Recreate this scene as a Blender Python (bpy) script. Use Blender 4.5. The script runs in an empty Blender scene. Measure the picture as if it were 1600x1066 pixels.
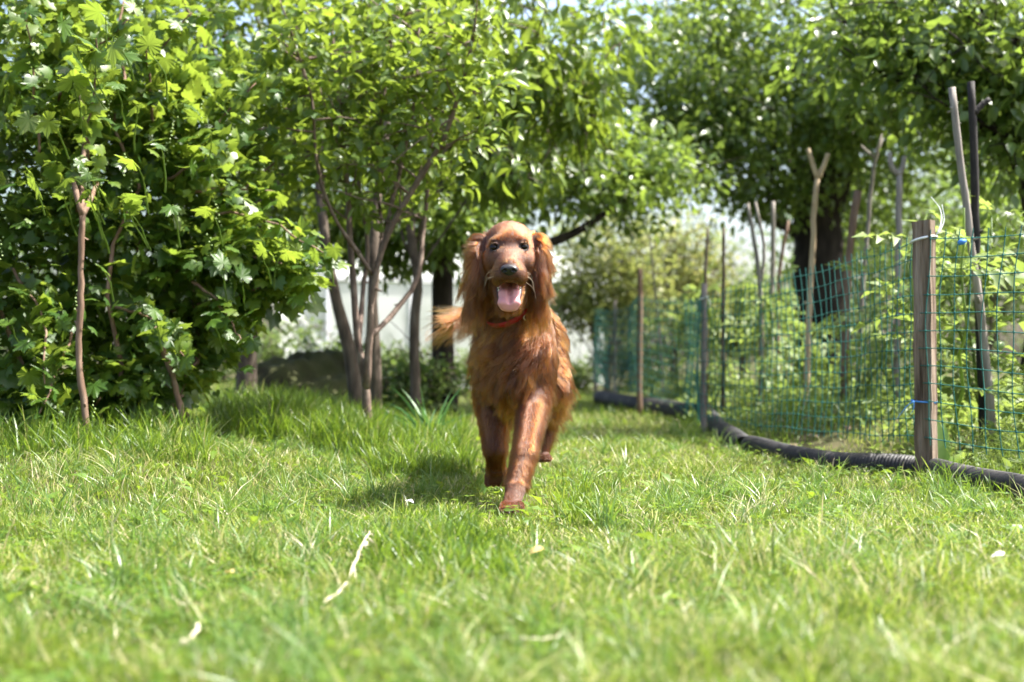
import bpy, math, random
import numpy as np
from mathutils import Vector, Matrix, kdtree

rng = np.random.default_rng(7)
random.seed(7)
scene = bpy.context.scene
col = scene.collection
V = lambda *a: np.array(a, dtype=float)

# ------------------------------------------------------------------ camera, sky, sun, exposure
CAM_H, FPX, CX, HY = 0.453, 2000.0, 800.0, 555.0      # lens height, focal length and horizon of the 1600 px photograph
cam_d = bpy.data.cameras.new('camera'); cam = bpy.data.objects.new('camera', cam_d); col.objects.link(cam)
cam.location = (0, 0, CAM_H); cam.rotation_euler = (math.pi / 2, 0, 0)
cam_d.lens = 45.0; cam_d.sensor_width = 36.0; cam_d.shift_y = 22 / 1600
cam_d.clip_start = 0.05; cam_d.clip_end = 500
cam_d.dof.use_dof = True; cam_d.dof.focus_distance = 3.72; cam_d.dof.aperture_fstop = 2.4
scene.camera = cam

SUN = V(0.70, 0.10, 1.15); SUN /= np.linalg.norm(SUN)
world = bpy.data.worlds.new('World'); scene.world = world; world.use_nodes = True
wn = world.node_tree.nodes; wl = world.node_tree.links
sky = wn.new('ShaderNodeTexSky'); sky.sky_type = 'NISHITA'; sky.sun_disc = False
sky.sun_elevation = math.asin(SUN[2]); sky.sun_rotation = math.atan2(SUN[0], SUN[1])
sky.dust_density = 4.5; sky.air_density = 1.0; sky.ozone_density = 1.0
bg = wn['Background']; bg.inputs['Strength'].default_value = 0.125
wl.new(sky.outputs['Color'], bg.inputs['Color'])
sd = bpy.data.lights.new('sun', 'SUN'); sd.energy = 4.7; sd.angle = math.radians(0.5); sd.color = (1.0, 0.965, 0.90)
sun = bpy.data.objects.new('sun', sd); col.objects.link(sun); sun.location = (6, 2, 9)
sun.rotation_euler = Vector(-SUN).to_track_quat('-Z', 'Y').to_euler()
scene.view_settings.view_transform = 'Standard'; scene.view_settings.look = 'None'
scene.view_settings.gamma = 1.0; scene.view_settings.use_curve_mapping = False
scene.view_settings.exposure = 1.85
scene.cycles.use_denoising = True
scene.cycles.max_bounces = 8; scene.cycles.diffuse_bounces = 4; scene.cycles.glossy_bounces = 3
scene.cycles.transmission_bounces = 4; scene.cycles.transparent_max_bounces = 8
scene.cycles.sample_clamp_indirect = 6.0
try: scene.cycles_curves.shape = 'RIBBONS'
except Exception: pass

# ------------------------------------------------------------------ helpers
def sm(t): t = np.clip(t, 0, 1); return t * t * (3 - 2 * t)
def P(px, py, Y): return V((px - CX) / FPX * Y, Y, CAM_H + (HY - py) / FPX * Y)
def nrm(a): return a / np.maximum(np.linalg.norm(a, axis=-1, keepdims=True), 1e-9)

FENCE = V([2.60, 2.40], [1.507, 4.65], [1.087, 7.25], [0.954, 9.54], [0.90, 13.9], [0.86, 18.0])
def fence_x(y): return np.interp(y, FENCE[:, 1], FENCE[:, 0])
def wob(x, y, f, s=0.0):
    return (np.sin(x * f + 1.3 + s) * np.cos(y * f * 1.13 + 0.7 - s) + 0.5 * np.sin(x * f * 2.3 - y * f * 1.9 + 2.1 + s)
            + 0.35 * np.sin(y * f * 3.7 + x * f * 2.9 + s * 2)) / 1.85
def ground_z(x, y):
    z = 0.012 * wob(x, y, 1.9) + 0.006 * wob(x, y, 6.0, 2)
    z = z * sm((y - 1.0) / 2.5)
    z = z + 0.13 * sm((-x - 0.45) / 0.9) * sm((y - 3.4) / 1.4)
    z = z + 0.13 * sm((x - fence_x(y) - 0.12) / 0.6) * sm((y - 2.6) / 1.5)
    return z

def tag(o, label=None, cat=None, group=None, kind=None):
    for k, v in (('label', label), ('category', cat), ('group', group), ('kind', kind)):
        if v: o[k] = v
    return o
def empty(name, loc, label, cat, group=None):
    o = bpy.data.objects.new(name, None); col.objects.link(o); o.location = loc
    o.empty_display_size = 0.05
    return tag(o, label, cat, group)

class MB:
    """collects numpy shapes and links them as one mesh object"""
    def __init__(s): s.v = []; s.f3 = []; s.f4 = []; s.t = []; s.n = 0
    def add(s, v, f3=None, f4=None, tint=None):
        v = np.asarray(v, float).reshape(-1, 3)
        if f3 is not None and len(f3): s.f3.append(np.asarray(f3, np.int64).reshape(-1, 3) + s.n)
        if f4 is not None and len(f4): s.f4.append(np.asarray(f4, np.int64).reshape(-1, 4) + s.n)
        s.v.append(v)
        s.t.append(np.zeros(len(v)) if tint is None else np.broadcast_to(np.asarray(tint, float), (len(v),)))
        s.n += len(v)
    def tube(s, pts, rad, sides=6, cap=True, tint=None):
        pts = np.asarray(pts, float); n = len(pts); rad = np.broadcast_to(np.asarray(rad, float), (n,))
        d = nrm(np.gradient(pts, axis=0))
        up = V(0, 0, 1) if abs(d[0][2]) < 0.9 else V(1, 0, 0)
        u = nrm(np.cross(d[0], up)); us = [u]
        for i in range(1, n):
            u = u - d[i] * np.dot(u, d[i]); u = u / max(np.linalg.norm(u), 1e-9); us.append(u)
        us = np.array(us); w = np.cross(d, us)
        a = np.arange(sides) * 2 * math.pi / sides
        ring = pts[:, None] + rad[:, None, None] * (np.cos(a)[None, :, None] * us[:, None] + np.sin(a)[None, :, None] * w[:, None])
        i = np.arange(n - 1)[:, None] * sides; j = np.arange(sides)[None]; k = (j + 1) % sides
        f4 = np.stack([i + j, i + k, i + sides + k, i + sides + j], -1).reshape(-1, 4)
        vv = ring.reshape(-1, 3); f3 = []
        if cap:
            vv = np.vstack([vv, pts[0], pts[-1]]); c0 = n * sides
            jj = np.arange(sides); kk = (jj + 1) % sides
            f3 = np.vstack([np.stack([jj * 0 + c0, kk, jj], -1), np.stack([jj * 0 + c0 + 1, (n - 1) * sides + jj, (n - 1) * sides + kk], -1)])
        s.add(vv, f3, f4, tint)
    def mesh(s, name, mat, smooth=True):
        me = bpy.data.meshes.new(name)
        v = np.vstack(s.v) if s.v else np.zeros((0, 3))
        f3 = np.vstack(s.f3) if s.f3 else np.zeros((0, 3), np.int64); f4 = np.vstack(s.f4) if s.f4 else np.zeros((0, 4), np.int64)
        me.vertices.add(len(v)); me.vertices.foreach_set('co', v.astype(np.float32).ravel())
        nl = len(f3) * 3 + len(f4) * 4
        me.loops.add(nl); me.loops.foreach_set('vertex_index', np.concatenate([f3.ravel(), f4.ravel()]).astype(np.int32))
        me.polygons.add(len(f3) + len(f4))
        st = np.concatenate([np.arange(len(f3)) * 3, len(f3) * 3 + np.arange(len(f4)) * 4]).astype(np.int32)
        me.polygons.foreach_set('loop_start', st)
        try: me.polygons.foreach_set('loop_total', np.concatenate([np.full(len(f3), 3), np.full(len(f4), 4)]).astype(np.int32))
        except Exception: pass
        me.polygons.foreach_set('use_smooth', np.full(len(f3) + len(f4), bool(smooth)))
        t = np.concatenate(s.t) if s.t else np.zeros(0)
        me.attributes.new('tint', 'FLOAT', 'POINT').data.foreach_set('value', t.astype(np.float32))
        me.update(calc_edges=True); me.validate()
        if mat: me.materials.append(mat)
        return me
    def build(s, name, mat, parent=None, smooth=True, kind=None, loc=None):
        if loc is not None: s.v = [v - np.asarray(loc, float) for v in s.v]
        o = bpy.data.objects.new(name, s.mesh(name, mat, smooth)); col.objects.link(o)
        if loc is not None: o.location = loc
        if parent is not None:
            o.parent = parent
            if loc is None: o.location = [-c for c in parent_loc(parent)]
        if kind: o['kind'] = kind
        return o
def parent_loc(p):
    l = Vector((0, 0, 0))
    while p is not None: l = l + p.location; p = p.parent
    return l
def smooth_line(pts, n):
    pts = np.asarray(pts, float); m = len(pts)
    if m < 3:
        t = np.linspace(0, 1, n)[:, None]; return pts[0] * (1 - t) + pts[-1] * t
    d = np.r_[0, np.cumsum(np.linalg.norm(np.diff(pts, axis=0), axis=1) + 1e-9)]
    tan = np.gradient(pts, d, axis=0); q = np.linspace(0, d[-1], n); i = np.clip(np.searchsorted(d, q) - 1, 0, m - 2)
    h = (d[i + 1] - d[i])[:, None]; t = ((q - d[i])[:, None]) / h
    return ((2*t**3 - 3*t**2 + 1) * pts[i] + (t**3 - 2*t**2 + t) * h * tan[i] + (-2*t**3 + 3*t**2) * pts[i + 1] + (t**3 - t**2) * h * tan[i + 1])

# ------------------------------------------------------------------ materials
def new_mat(name):
    m = bpy.data.materials.new(name); m.use_nodes = True
    return m, m.node_tree.nodes, m.node_tree.links, m.node_tree.nodes['Principled BSDF']
def ramp(nodes, stops):
    r = nodes.new('ShaderNodeValToRGB'); e = r.color_ramp.elements
    while len(e) < len(stops): e.new(0.5)
    for el, (p, c) in zip(e, stops): el.position = p; el.color = (*c, 1)
    return r
def leaf_mat(name, stops, trans, rough=0.4, spec=0.5, amount=0.42, veins=False):
    m, N, L, b = new_mat(name)
    at = N.new('ShaderNodeAttribute'); at.attribute_name = 'tint'
    oi = N.new('ShaderNodeObjectInfo')
    ad = N.new('ShaderNodeMath'); ad.operation = 'ADD'; L.new(at.outputs['Fac'], ad.inputs[0]); L.new(oi.outputs['Random'], ad.inputs[1])
    fr = N.new('ShaderNodeMath'); fr.operation = 'FRACT'; L.new(ad.outputs[0], fr.inputs[0])
    r = ramp(N, stops); L.new(fr.outputs[0], r.inputs['Fac'])
    tc = N.new('ShaderNodeTexCoord'); no = N.new('ShaderNodeTexNoise'); no.inputs['Scale'].default_value = 40; no.inputs['Detail'].default_value = 3
    L.new(tc.outputs['Object'], no.inputs['Vector'])
    mx = N.new('ShaderNodeMixRGB'); mx.blend_type = 'MULTIPLY'; mx.inputs['Fac'].default_value = 0.35
    L.new(r.outputs['Color'], mx.inputs['Color1']); L.new(no.outputs['Color'], mx.inputs['Color2'])
    hs = N.new('ShaderNodeHueSaturation'); hs.inputs['Value'].default_value = 1.3; L.new(mx.outputs['Color'], hs.inputs['Color'])
    L.new(hs.outputs['Color'], b.inputs['Base Color'])
    b.inputs['Roughness'].default_value = rough; b.inputs['Specular IOR Level'].default_value = spec
    tr = N.new('ShaderNodeBsdfTranslucent')
    mt = N.new('ShaderNodeMixRGB'); mt.inputs['Fac'].default_value = 0.55; mt.inputs['Color2'].default_value = (*trans, 1)
    tb = N.new('ShaderNodeHueSaturation'); tb.inputs['Value'].default_value = 2.2; L.new(hs.outputs['Color'], tb.inputs['Color'])
    L.new(tb.outputs['Color'], mt.inputs['Color1']); L.new(mt.outputs['Color'], tr.inputs['Color'])
    ms = N.new('ShaderNodeMixShader'); ms.inputs['Fac'].default_value = amount
    L.new(b.outputs[0], ms.inputs[1]); L.new(tr.outputs[0], ms.inputs[2]); L.new(ms.outputs[0], N['Material Output'].inputs['Surface'])
    return m
def noisy_mat(name, stops, scale=(1, 1, 1), nscale=8, rough=0.85, spec=0.3, bump=0.3, bscale=40, detail=6, metal=0):
    m, N, L, b = new_mat(name)
    tc = N.new('ShaderNodeTexCoord'); mp = N.new('ShaderNodeMapping'); mp.inputs['Scale'].default_value = scale
    L.new(tc.outputs['Object'], mp.inputs['Vector'])
    no = N.new('ShaderNodeTexNoise'); no.inputs['Scale'].default_value = nscale; no.inputs['Detail'].default_value = detail
    L.new(mp.outputs[0], no.inputs['Vector'])
    r = ramp(N, stops); L.new(no.outputs['Fac'], r.inputs['Fac']); L.new(r.outputs['Color'], b.inputs['Base Color'])
    n2 = N.new('ShaderNodeTexNoise'); n2.inputs['Scale'].default_value = bscale; n2.inputs['Detail'].default_value = 5; L.new(mp.outputs[0], n2.inputs['Vector'])
    bp = N.new('ShaderNodeBump'); bp.inputs['Strength'].default_value = bump; bp.inputs['Distance'].default_value = 0.01
    L.new(n2.outputs['Fac'], bp.inputs['Height']); L.new(bp.outputs[0], b.inputs['Normal'])
    b.inputs['Roughness'].default_value = rough; b.inputs['Specular IOR Level'].default_value = spec; b.inputs['Metallic'].default_value = metal
    return m

M = {}
M['grass'] = leaf_mat('grass_blade', [(0.0, (.045, .090, .009)), (.35, (.088, .145, .014)), (.68, (.14, .20, .024)), (.84, (.20, .235, .04)), (.90, (.34, .30, .15)), (1.0, (.44, .39, .23))], (.34, .44, .05), .42, .42, .36)
M['tall'] = leaf_mat('tall_grass_blade', [(0, (.035, .08, .008)), (.6, (.07, .13, .013)), (.92, (.12, .18, .02)), (1, (.3, .27, .12))], (.30, .42, .03), .4, .45, .38)
M['tuft'] = leaf_mat('tuft_blade', [(0, (.04, .10, .016)), (.5, (.07, .135, .022)), (.85, (.11, .17, .035)), (.9, (.32, .29, .16)), (1, (.44, .39, .25))], (.26, .42, .06), .38, .55, .34)
M['clover'] = leaf_mat('clover_leaf', [(0, (.05, .11, .014)), (1, (.12, .19, .02))], (.35, .45, .03), .45, .4, .38)
M['currant'] = leaf_mat('currant_leaf', [(0, (.03, .075, .010)), (.6, (.055, .115, .012)), (1, (.11, .165, .015))], (.36, .44, .05), .42, .55, .42)
M['cherry'] = leaf_mat('cherry_leaf', [(0, (.045, .09, .010)), (.6, (.08, .135, .013)), (1, (.12, .175, .018))], (.36, .44, .05), .40, .55, .42)
M['apple'] = leaf_mat('orchard_leaf', [(0, (.038, .08, .016)), (.6, (.07, .12, .022)), (1, (.105, .16, .03))], (.32, .42, .05), .36, .65, .42)
M['pale'] = leaf_mat('pale_shrub_leaf', [(0, (.09, .13, .03)), (.6, (.16, .19, .05)), (1, (.26, .24, .09))], (.38, .40, .10), .5, .4, .42)
M['tomato'] = leaf_mat('tomato_leaf', [(0, (.07, .12, .025)), (.6, (.11, .17, .035)), (1, (.16, .215, .05))], (.38, .46, .08), .5, .4, .40)
M['lily'] = leaf_mat('strap_leaf', [(0, (.035, .10, .03)), (1, (.06, .14, .04))], (.15, .32, .06), .38, .5, .3)
M['treeline'] = leaf_mat('treeline_leaf', [(0, (.05, .09, .02)), (.6, (.09, .14, .03)), (1, (.14, .19, .05))], (.26, .36, .06), .5, .4, .38)
M['bark'] = noisy_mat('bark', [(.3, (.05, .038, .03)), (.55, (.11, .085, .065)), (.75, (.17, .14, .11))], (1, 1, .25), 30, .9, .2, .6, 60)
M['cherry_bark'] = noisy_mat('cherry_bark', [(.3, (.10, .065, .05)), (.55, (.19, .135, .105)), (.8, (.32, .26, .21))], (1, 1, .6), 26, .7, .3, .4, 70)
M['old_bark'] = noisy_mat('old_bark', [(.3, (.014, .011, .009)), (.6, (.034, .027, .022)), (.8, (.07, .058, .047))], (1, 1, .3), 14, .95, .15, .9, 30)
M['stick'] = noisy_mat('brown_stick', [(.3, (.12, .07, .045)), (.55, (.20, .13, .09)), (.8, (.30, .22, .16))], (1, 1, .12), 50, .8, .25, .4, 80)
M['grey_stick'] = noisy_mat('weathered_stick', [(.3, (.16, .14, .12)), (.55, (.26, .23, .20)), (.8, (.38, .35, .31))], (1, 1, .12), 50, .85, .2, .4, 80)
M['pale_stick'] = noisy_mat('peeled_stick', [(.3, (.36, .25, .14)), (.55, (.48, .36, .22)), (.8, (.56, .45, .30))], (1, 1, .12), 40, .7, .3, .25, 80)
M['black_stick'] = noisy_mat('charred_stick', [(.3, (.012, .010, .009)), (.7, (.03, .025, .022))], (1, 1, .2), 50, .75, .3, .4, 80)
M['post'] = noisy_mat('rough_sawn_wood', [(.32, (.06, .04, .028)), (.48, (.19, .14, .10)), (.58, (.25, .19, .145)), (.72, (.40, .33, .26))], (1.2, 1.2, .07), 60, .9, .15, 1.0, 110)
M['post_grey'] = noisy_mat('grey_wood', [(.3, (.12, .10, .085)), (.6, (.22, .19, .165)), (.8, (.32, .29, .26))], (1, 1, .12), 45, .88, .2, .5, 90)
M['net'] = noisy_mat('green_plastic', [(.3, (.014, .105, .088)), (.7, (.025, .15, .125))], (1, 1, 1), 10, .45, .4, .05, 90)
M['pipe'] = noisy_mat('black_plastic_pipe', [(.3, (.010, .010, .010)), (.6, (.026, .024, .023)), (.85, (.085, .075, .065))], (1, 1, 1), 7, .55, .4, .15, 120)
M['soil'] = noisy_mat('dry_soil', [(.3, (.13, .09, .06)), (.55, (.22, .165, .115)), (.8, (.33, .26, .19))], (1, 1, 1), 14, .95, .1, .8, 60)
M['moss'] = noisy_mat('mossy_earth', [(.3, (.035, .032, .018)), (.55, (.055, .06, .025)), (.8, (.09, .085, .05))], (1, 1, 1), 5, .95, .1, 1.0, 25)
M['ground'] = noisy_mat('turf_soil', [(.3, (.03, .035, .012)), (.5, (.055, .055, .024)), (.7, (.10, .085, .045))], (1, 1, 1), 6, .95, .1, .6, 60)
M['straw'] = noisy_mat('dry_straw', [(.3, (.42, .36, .24)), (.7, (.62, .56, .42))], (1, 1, 1), 30, .8, .2, .1)
M['white_tie'] = noisy_mat('white_string', [(.3, (.62, .66, .64)), (.7, (.8, .82, .8))], (1, 1, 1), 40, .7, .3, .1)
M['blue_tie'] = noisy_mat('blue_twine', [(.3, (.05, .20, .55)), (.7, (.09, .30, .68))], (1, 1, 1), 60, .6, .3, .1)
M['tan_leaf'] = leaf_mat('dead_leaf', [(0, (.40, .27, .10)), (1, (.55, .42, .2))], (.5, .35, .1), .6, .3, .2)
M['petal'] = leaf_mat('white_petal', [(0, (.7, .7, .66)), (1, (.8, .8, .78))], (.7, .7, .66), .6, .3, .3)
M['fruit'] = noisy_mat('green_tomato', [(.3, (.30, .42, .16)), (.7, (.40, .50, .22))], (1, 1, 1), 6, .25, .5, .02)
def sheet_mat():
    m, N, L, b = new_mat('greenhouse_sheet')
    tc = N.new('ShaderNodeTexCoord'); no = N.new('ShaderNodeTexNoise'); no.inputs['Scale'].default_value = 2.2; no.inputs['Detail'].default_value = 5; L.new(tc.outputs['Object'], no.inputs['Vector'])
    r = ramp(N, [(.35, (.42, .46, .38)), (.52, (.74, .76, .72)), (.7, (.84, .85, .83))]); L.new(no.outputs['Fac'], r.inputs['Fac']); L.new(r.outputs['Color'], b.inputs['Base Color']); b.inputs['Roughness'].default_value = .35
    tr = N.new('ShaderNodeBsdfTranslucent'); tr.inputs['Color'].default_value = (.92, .93, .9, 1)
    ms = N.new('ShaderNodeMixShader'); ms.inputs['Fac'].default_value = .6
    L.new(b.outputs[0], ms.inputs[1]); L.new(tr.outputs[0], ms.inputs[2]); L.new(ms.outputs[0], N['Material Output'].inputs['Surface'])
    return m
M['sheet'] = sheet_mat()
M['white_frame'] = noisy_mat('white_paint', [(.3, (.70, .71, .70)), (.7, (.8, .8, .79))], (1, 1, 1), 8, .5, .4, .05)

# ------------------------------------------------------------------ ground
def build_ground():
    xs = np.r_[-60, -30, -15, -9, np.arange(-6, 6.01, 0.08), 9, 15, 30, 60]; ys = np.r_[-30, -8, 0, np.arange(0.8, 16, 0.08), 18, 22, 30, 45, 90]
    X, Y = np.meshgrid(xs, ys); Z = ground_z(X, Y)
    nx, ny = len(xs), len(ys); i = np.arange(ny - 1)[:, None] * nx; j = np.arange(nx - 1)[None]
    f = np.stack([i + j, i + j + 1, i + nx + j + 1, i + nx + j], -1).reshape(-1, 4)
    b = MB(); b.add(np.stack([X, Y, Z], -1), None, f)
    tag(b.build('ground', M['ground']), 'lawn soil under the grass and the garden bed', kind='structure')
build_ground()

# ------------------------------------------------------------------ leaves
def ovate(simple=False, w=0.5, fold=0.16, curl=0.18):
    """a leaf one unit long growing along +y from the origin, face up +z"""
    if simple:
        v = V([0, 0, 0], [-w/2, .42, fold*w*.8], [0, .45, 0], [w/2, .42, fold*w*.8], [0, 1, -curl])
        return v, np.array([[0, 2, 1], [0, 3, 2], [1, 2, 4], [2, 3, 4]])
    ys = [.0, .18, .42, .66, .86, 1.0]; ws = [.03, .33, .5, .40, .18, 0.0]
    v = []; f = []
    for y, x in zip(ys, ws):
        z = -curl * y * y; v += [[-x*w, y, z + fold*x*w*2], [0, y, z], [x*w, y, z + fold*x*w*2]]
    for k in range(5):
        a = k*3; f += [[a, a+1, a+4], [a, a+4, a+3], [a+1, a+2, a+5], [a+1, a+5, a+4]]
    return np.array(v), np.array(f)
def lobed(simple=False, seed=0, curl=.2):
    """a currant leaf: five toothed lobes round the stalk, one unit long"""
    r0 = np.random.default_rng(seed)
    if simple:
        o = V([-.06, .02], [-.36, -.06], [-.50, .22], [-.40, .42], [-.46, .66], [-.22, .62], [0, 1], [.22, .62], [.46, .66], [.40, .42], [.50, .22], [.36, -.06], [.06, .02])
    else:
        lobes = [(-.20, -.14, .30), (-.50, .20, 0), (-.46, .66, 0), (0, 1.02, 0), (.46, .66, 0), (.50, .20, 0), (.20, -.14, 0)]
        o = [[-.05, .05]]; c = V(0, .34)
        sin = [(-.32, .04), (-.36, .42), (-.17, .66), (.17, .66), (.36, .42), (.32, .04)]
        for i, l in enumerate(lobes):
            p = V(l[0], l[1])
            prev = V(*(sin[i-1] if i > 0 else (-.05, .05))); nxt = V(*(sin[i] if i < 6 else (.05, .05)))
            for t in (.35, .7):
                q = prev*(1-t) + p*t; o.append(q + (q-c)*.10); o.append(q + (q-c)*.0)
            o.append(p * (1 + r0.normal(0, .03)))
            for t in (.7, .35):
                q = nxt*(1-t) + p*t; o.append(q + (q-c)*.0); o.append(q + (q-c)*.10)
            if i < 6: o.append(V(*sin[i]))
        o.append([.05, .05]); o = np.array([list(q) for q in o])
    x, y = o[:, 0], o[:, 1]; ang = np.arctan2(x, y - .2)
    rr = np.hypot(x, y-.25)
    z = -curl * rr**1.6 + .06 * np.cos(ang * 5) * rr + r0.normal(0, .012, len(x))
    v = np.vstack([[0, .25, .03], np.stack([x, y, z], 1)]); n = len(o)
    return v, np.array([[0, k + 1, k] for k in range(1, n)])
def compound(seed=0):
    """a tomato leaf: toothed leaflets in pairs along a drooping stalk"""
    r0 = np.random.default_rng(seed); lv, lf = ovate(True, .55, .2, .3); b = MB()
    pos = [(0.22, 1, .26), (.22, -1, .26), (.34, 1, .14), (.36, -1, .12), (.48, 1, .36), (.50, -1, .34), (.62, 1, .16), (.60, -1, .15), (.76, 1, .30), (.76, -1, .30), (.88, 0, .42)]
    for t, s, L in pos:
        a = s * r0.uniform(.8, 1.2); R = np.array([[math.cos(a), math.sin(a), 0], [-math.sin(a), math.cos(a), 0], [0, 0, 1]])
        L *= r0.uniform(.85, 1.15); q = (lv * L) @ R.T; q[:, 2] += -(q[:, 0]**2) * .6 - .35*t*t; q[:, 1] += t; b.add(q, lf)
    b.tube([[0, 0, 0], [0, .45, -.07], [0, .92, -.30]], [.014, .011, .006], 3, False)
    return np.vstack(b.v), (np.vstack(b.f3), np.vstack(b.f4))

def frames(d, n):
    """rotation matrices whose y is the direction d, z near n"""
    y = nrm(d); x = nrm(np.cross(y, n)); z = np.cross(x, y)
    return np.stack([x, y, z], -1)
def scatter(mb, tmpl, pos, R, size, tint):
    v, f = tmpl; f4 = None
    if isinstance(f, tuple): f, f4 = f
    n = len(pos)
    if n == 0: return
    vv = np.einsum('nij,kj->nki', R, v) * size[:, None, None] + pos[:, None]
    off = (np.arange(n) * len(v))[:, None, None]
    mb.add(vv.reshape(-1, 3), (f[None] + off).reshape(-1, 3), None if f4 is None else (f4[None] + off).reshape(-1, 4), np.repeat(tint, len(v)))
_shared = {}
def leaf_meshes(key, mk, mat, variants=4):
    if key not in _shared:
        out = []
        for k in range(variants):
            v, f = mk(k); b = MB(); f4 = None
            if isinstance(f, tuple): f, f4 = f
            b.add(v, f, f4); out.append(b.mesh('leaf', mat))
        _shared[key] = out
    return _shared[key]
def leaf_objects(parent, meshes, pos, R, size, name='leaf'):
    pl = np.array(parent_loc(parent))
    for i in range(len(pos)):
        o = bpy.data.objects.new(name, meshes[i % len(meshes)])
        m = Matrix((R[i] * size[i]).tolist()).to_4x4(); m.translation = Vector(pos[i] - pl)
        o.parent = parent; o.matrix_local = m; col.objects.link(o)

def px_of(p): return CX + p[:, 0] / p[:, 1] * FPX, HY - (p[:, 2] - CAM_H) / p[:, 1] * FPX
def split_nearest(pos, size, n, keep=None):
    """indices of the n leaves that show largest in the photograph, and the rest: in frame, in front of the others in their own spot"""
    x, y = px_of(pos); inside = (x > -10) & (x < 1610) & (y > -10) & (y < 1000)
    cell = (np.floor(x / 26).astype(int) * 1000 + np.floor(y / 26).astype(int))
    order = np.argsort(pos[:, 1]); seen = {}; front = np.zeros(len(pos), bool)
    for i in order:
        c = cell[i]
        if seen.get(c, 0) < 2: front[i] = True; seen[c] = seen.get(c, 0) + 1
    score = size / pos[:, 1] * np.where(inside, 1, 0.001) * np.where(front, 1, .35)
    idx = np.argsort(-score); pick = idx[:n]; rest = idx[n:]
    return pick, rest

def crown_leaves(clumps, per, spread, size, droop, up=.35, out_from=None, flat=.75):
    """leaves of a crown: positions, frames and sizes round the clump centres"""
    n = len(clumps) * per
    c = np.repeat(clumps, per, axis=0)
    off = rng.normal(0, 1, (n, 3)); off = nrm(off) * (rng.random((n, 1)) ** .5) * spread * V(1, 1, flat)
    pos = c + off
    d = nrm(off) + V(0, 0, -droop) + rng.normal(0, .45, (n, 3))
    if out_from is not None: d += .6 * nrm(pos - out_from)
    nm = V(0, 0, 1) * up + rng.normal(0, .38, (n, 3)) + nrm(off) * .25
    R = frames(d, nm)
    return pos, R, size * rng.uniform(.65, 1.25, n)
def blob_points(blobs, n, shell=.5):
    """n points spread through ellipsoids (centre, radii, weight), denser towards the skin"""
    w = np.array([b[2] for b in blobs], float); k = rng.choice(len(blobs), n, p=w / w.sum())
    c = np.array([b[0] for b in blobs]); r = np.array([b[1] for b in blobs])
    u = nrm(rng.normal(0, 1, (n, 3))) * (rng.random((n, 1)) ** shell)
    return c[k] + u * r[k]
def limb(a, b, r0, r1, bend=.15, n=9):
    a, b = np.asarray(a, float), np.asarray(b, float); L = np.linalg.norm(b - a)
    mid = (a + b) / 2 + rng.normal(0, bend * L * .5, 3) + V(0, 0, bend * L * .4)
    p = smooth_line([a, mid, b], n); p[1:-1] += rng.normal(0, L * .012, (n - 2, 3))
    return p, np.linspace(r0, r1, n)

def tree(name, label, cat, base, trunk, tr, blobs, nclump, per, spread, size, tmpl, mat, bark, n_obj=0, mk=None, key=None, droop=.4, n_limb=7, group=None, up=.35, limb_r=.5, extra_limbs=(), clear=()):
    root = empty(name, base, label, cat, group)
    if trunk is not None:
        b = MB(); p = smooth_line(trunk, 16); p[1:-1] += rng.normal(0, tr[0] * .08, (14, 3))
        b.tube(p, np.interp(np.linspace(0, 1, 16), np.linspace(0, 1, len(tr)), tr), 10); b.build('trunk', bark, root)
    cl = blob_points(blobs, nclump)
    for c, r in clear: cl = cl[(((cl - c) / r) ** 2).sum(1) > 1]
    if trunk is not None:
        top = np.asarray(trunk[-1], float); src = p
        for k in range(n_limb):
            t = cl[rng.integers(len(cl))]; s = src[rng.integers(8, 16)]
            b = MB(); q, rr = limb(s, t, tr[-1] * limb_r * rng.uniform(.6, 1), .006); b.tube(q, rr, 6); b.build('branch', bark, root)
    for q, r0, r1 in extra_limbs:
        b = MB(); q = smooth_line(q, 12); b.tube(q, np.linspace(r0, r1, 12), 7); b.build('branch', bark, root)
    # twigs: from each clump a few thin ones
    tb = MB(); sel = cl[rng.random(len(cl)) < min(1, 160 / len(cl))]
    for c in sel:
        for _ in range(2):
            e = c + rng.normal(0, spread * .8, 3); q, rr = limb(c, e, .006, .002, .1, 4); tb.tube(q, rr, 3, False)
    tb.build('twigs', bark, root, kind='stuff')
    pos, R, sz = crown_leaves(cl, per, spread, size, droop, up)
    tint = np.clip(rng.random(len(pos)) * .7 + np.repeat(rng.random(len(cl)), per) * .3, 0, .999)
    pick, rest = split_nearest(pos, sz, n_obj) if n_obj else (np.zeros(0, int), np.arange(len(pos)))
    fb = MB(); scatter(fb, tmpl, pos[rest], R[rest], sz[rest], tint[rest]); fb.build('foliage', mat, root, kind='stuff')
    if n_obj: leaf_objects(root, leaf_meshes(key, mk, mat), pos[pick], R[pick], sz[pick])
    return root
mk_ov = lambda k: ovate(False, .46 + .05 * k, .14 + .05 * k, .1 + .1 * k)
mk_dr = lambda k: ovate(False, .38 + .04 * k, .2, .25 + .12 * k)
OV, OVS = ovate(False), ovate(True)

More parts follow.
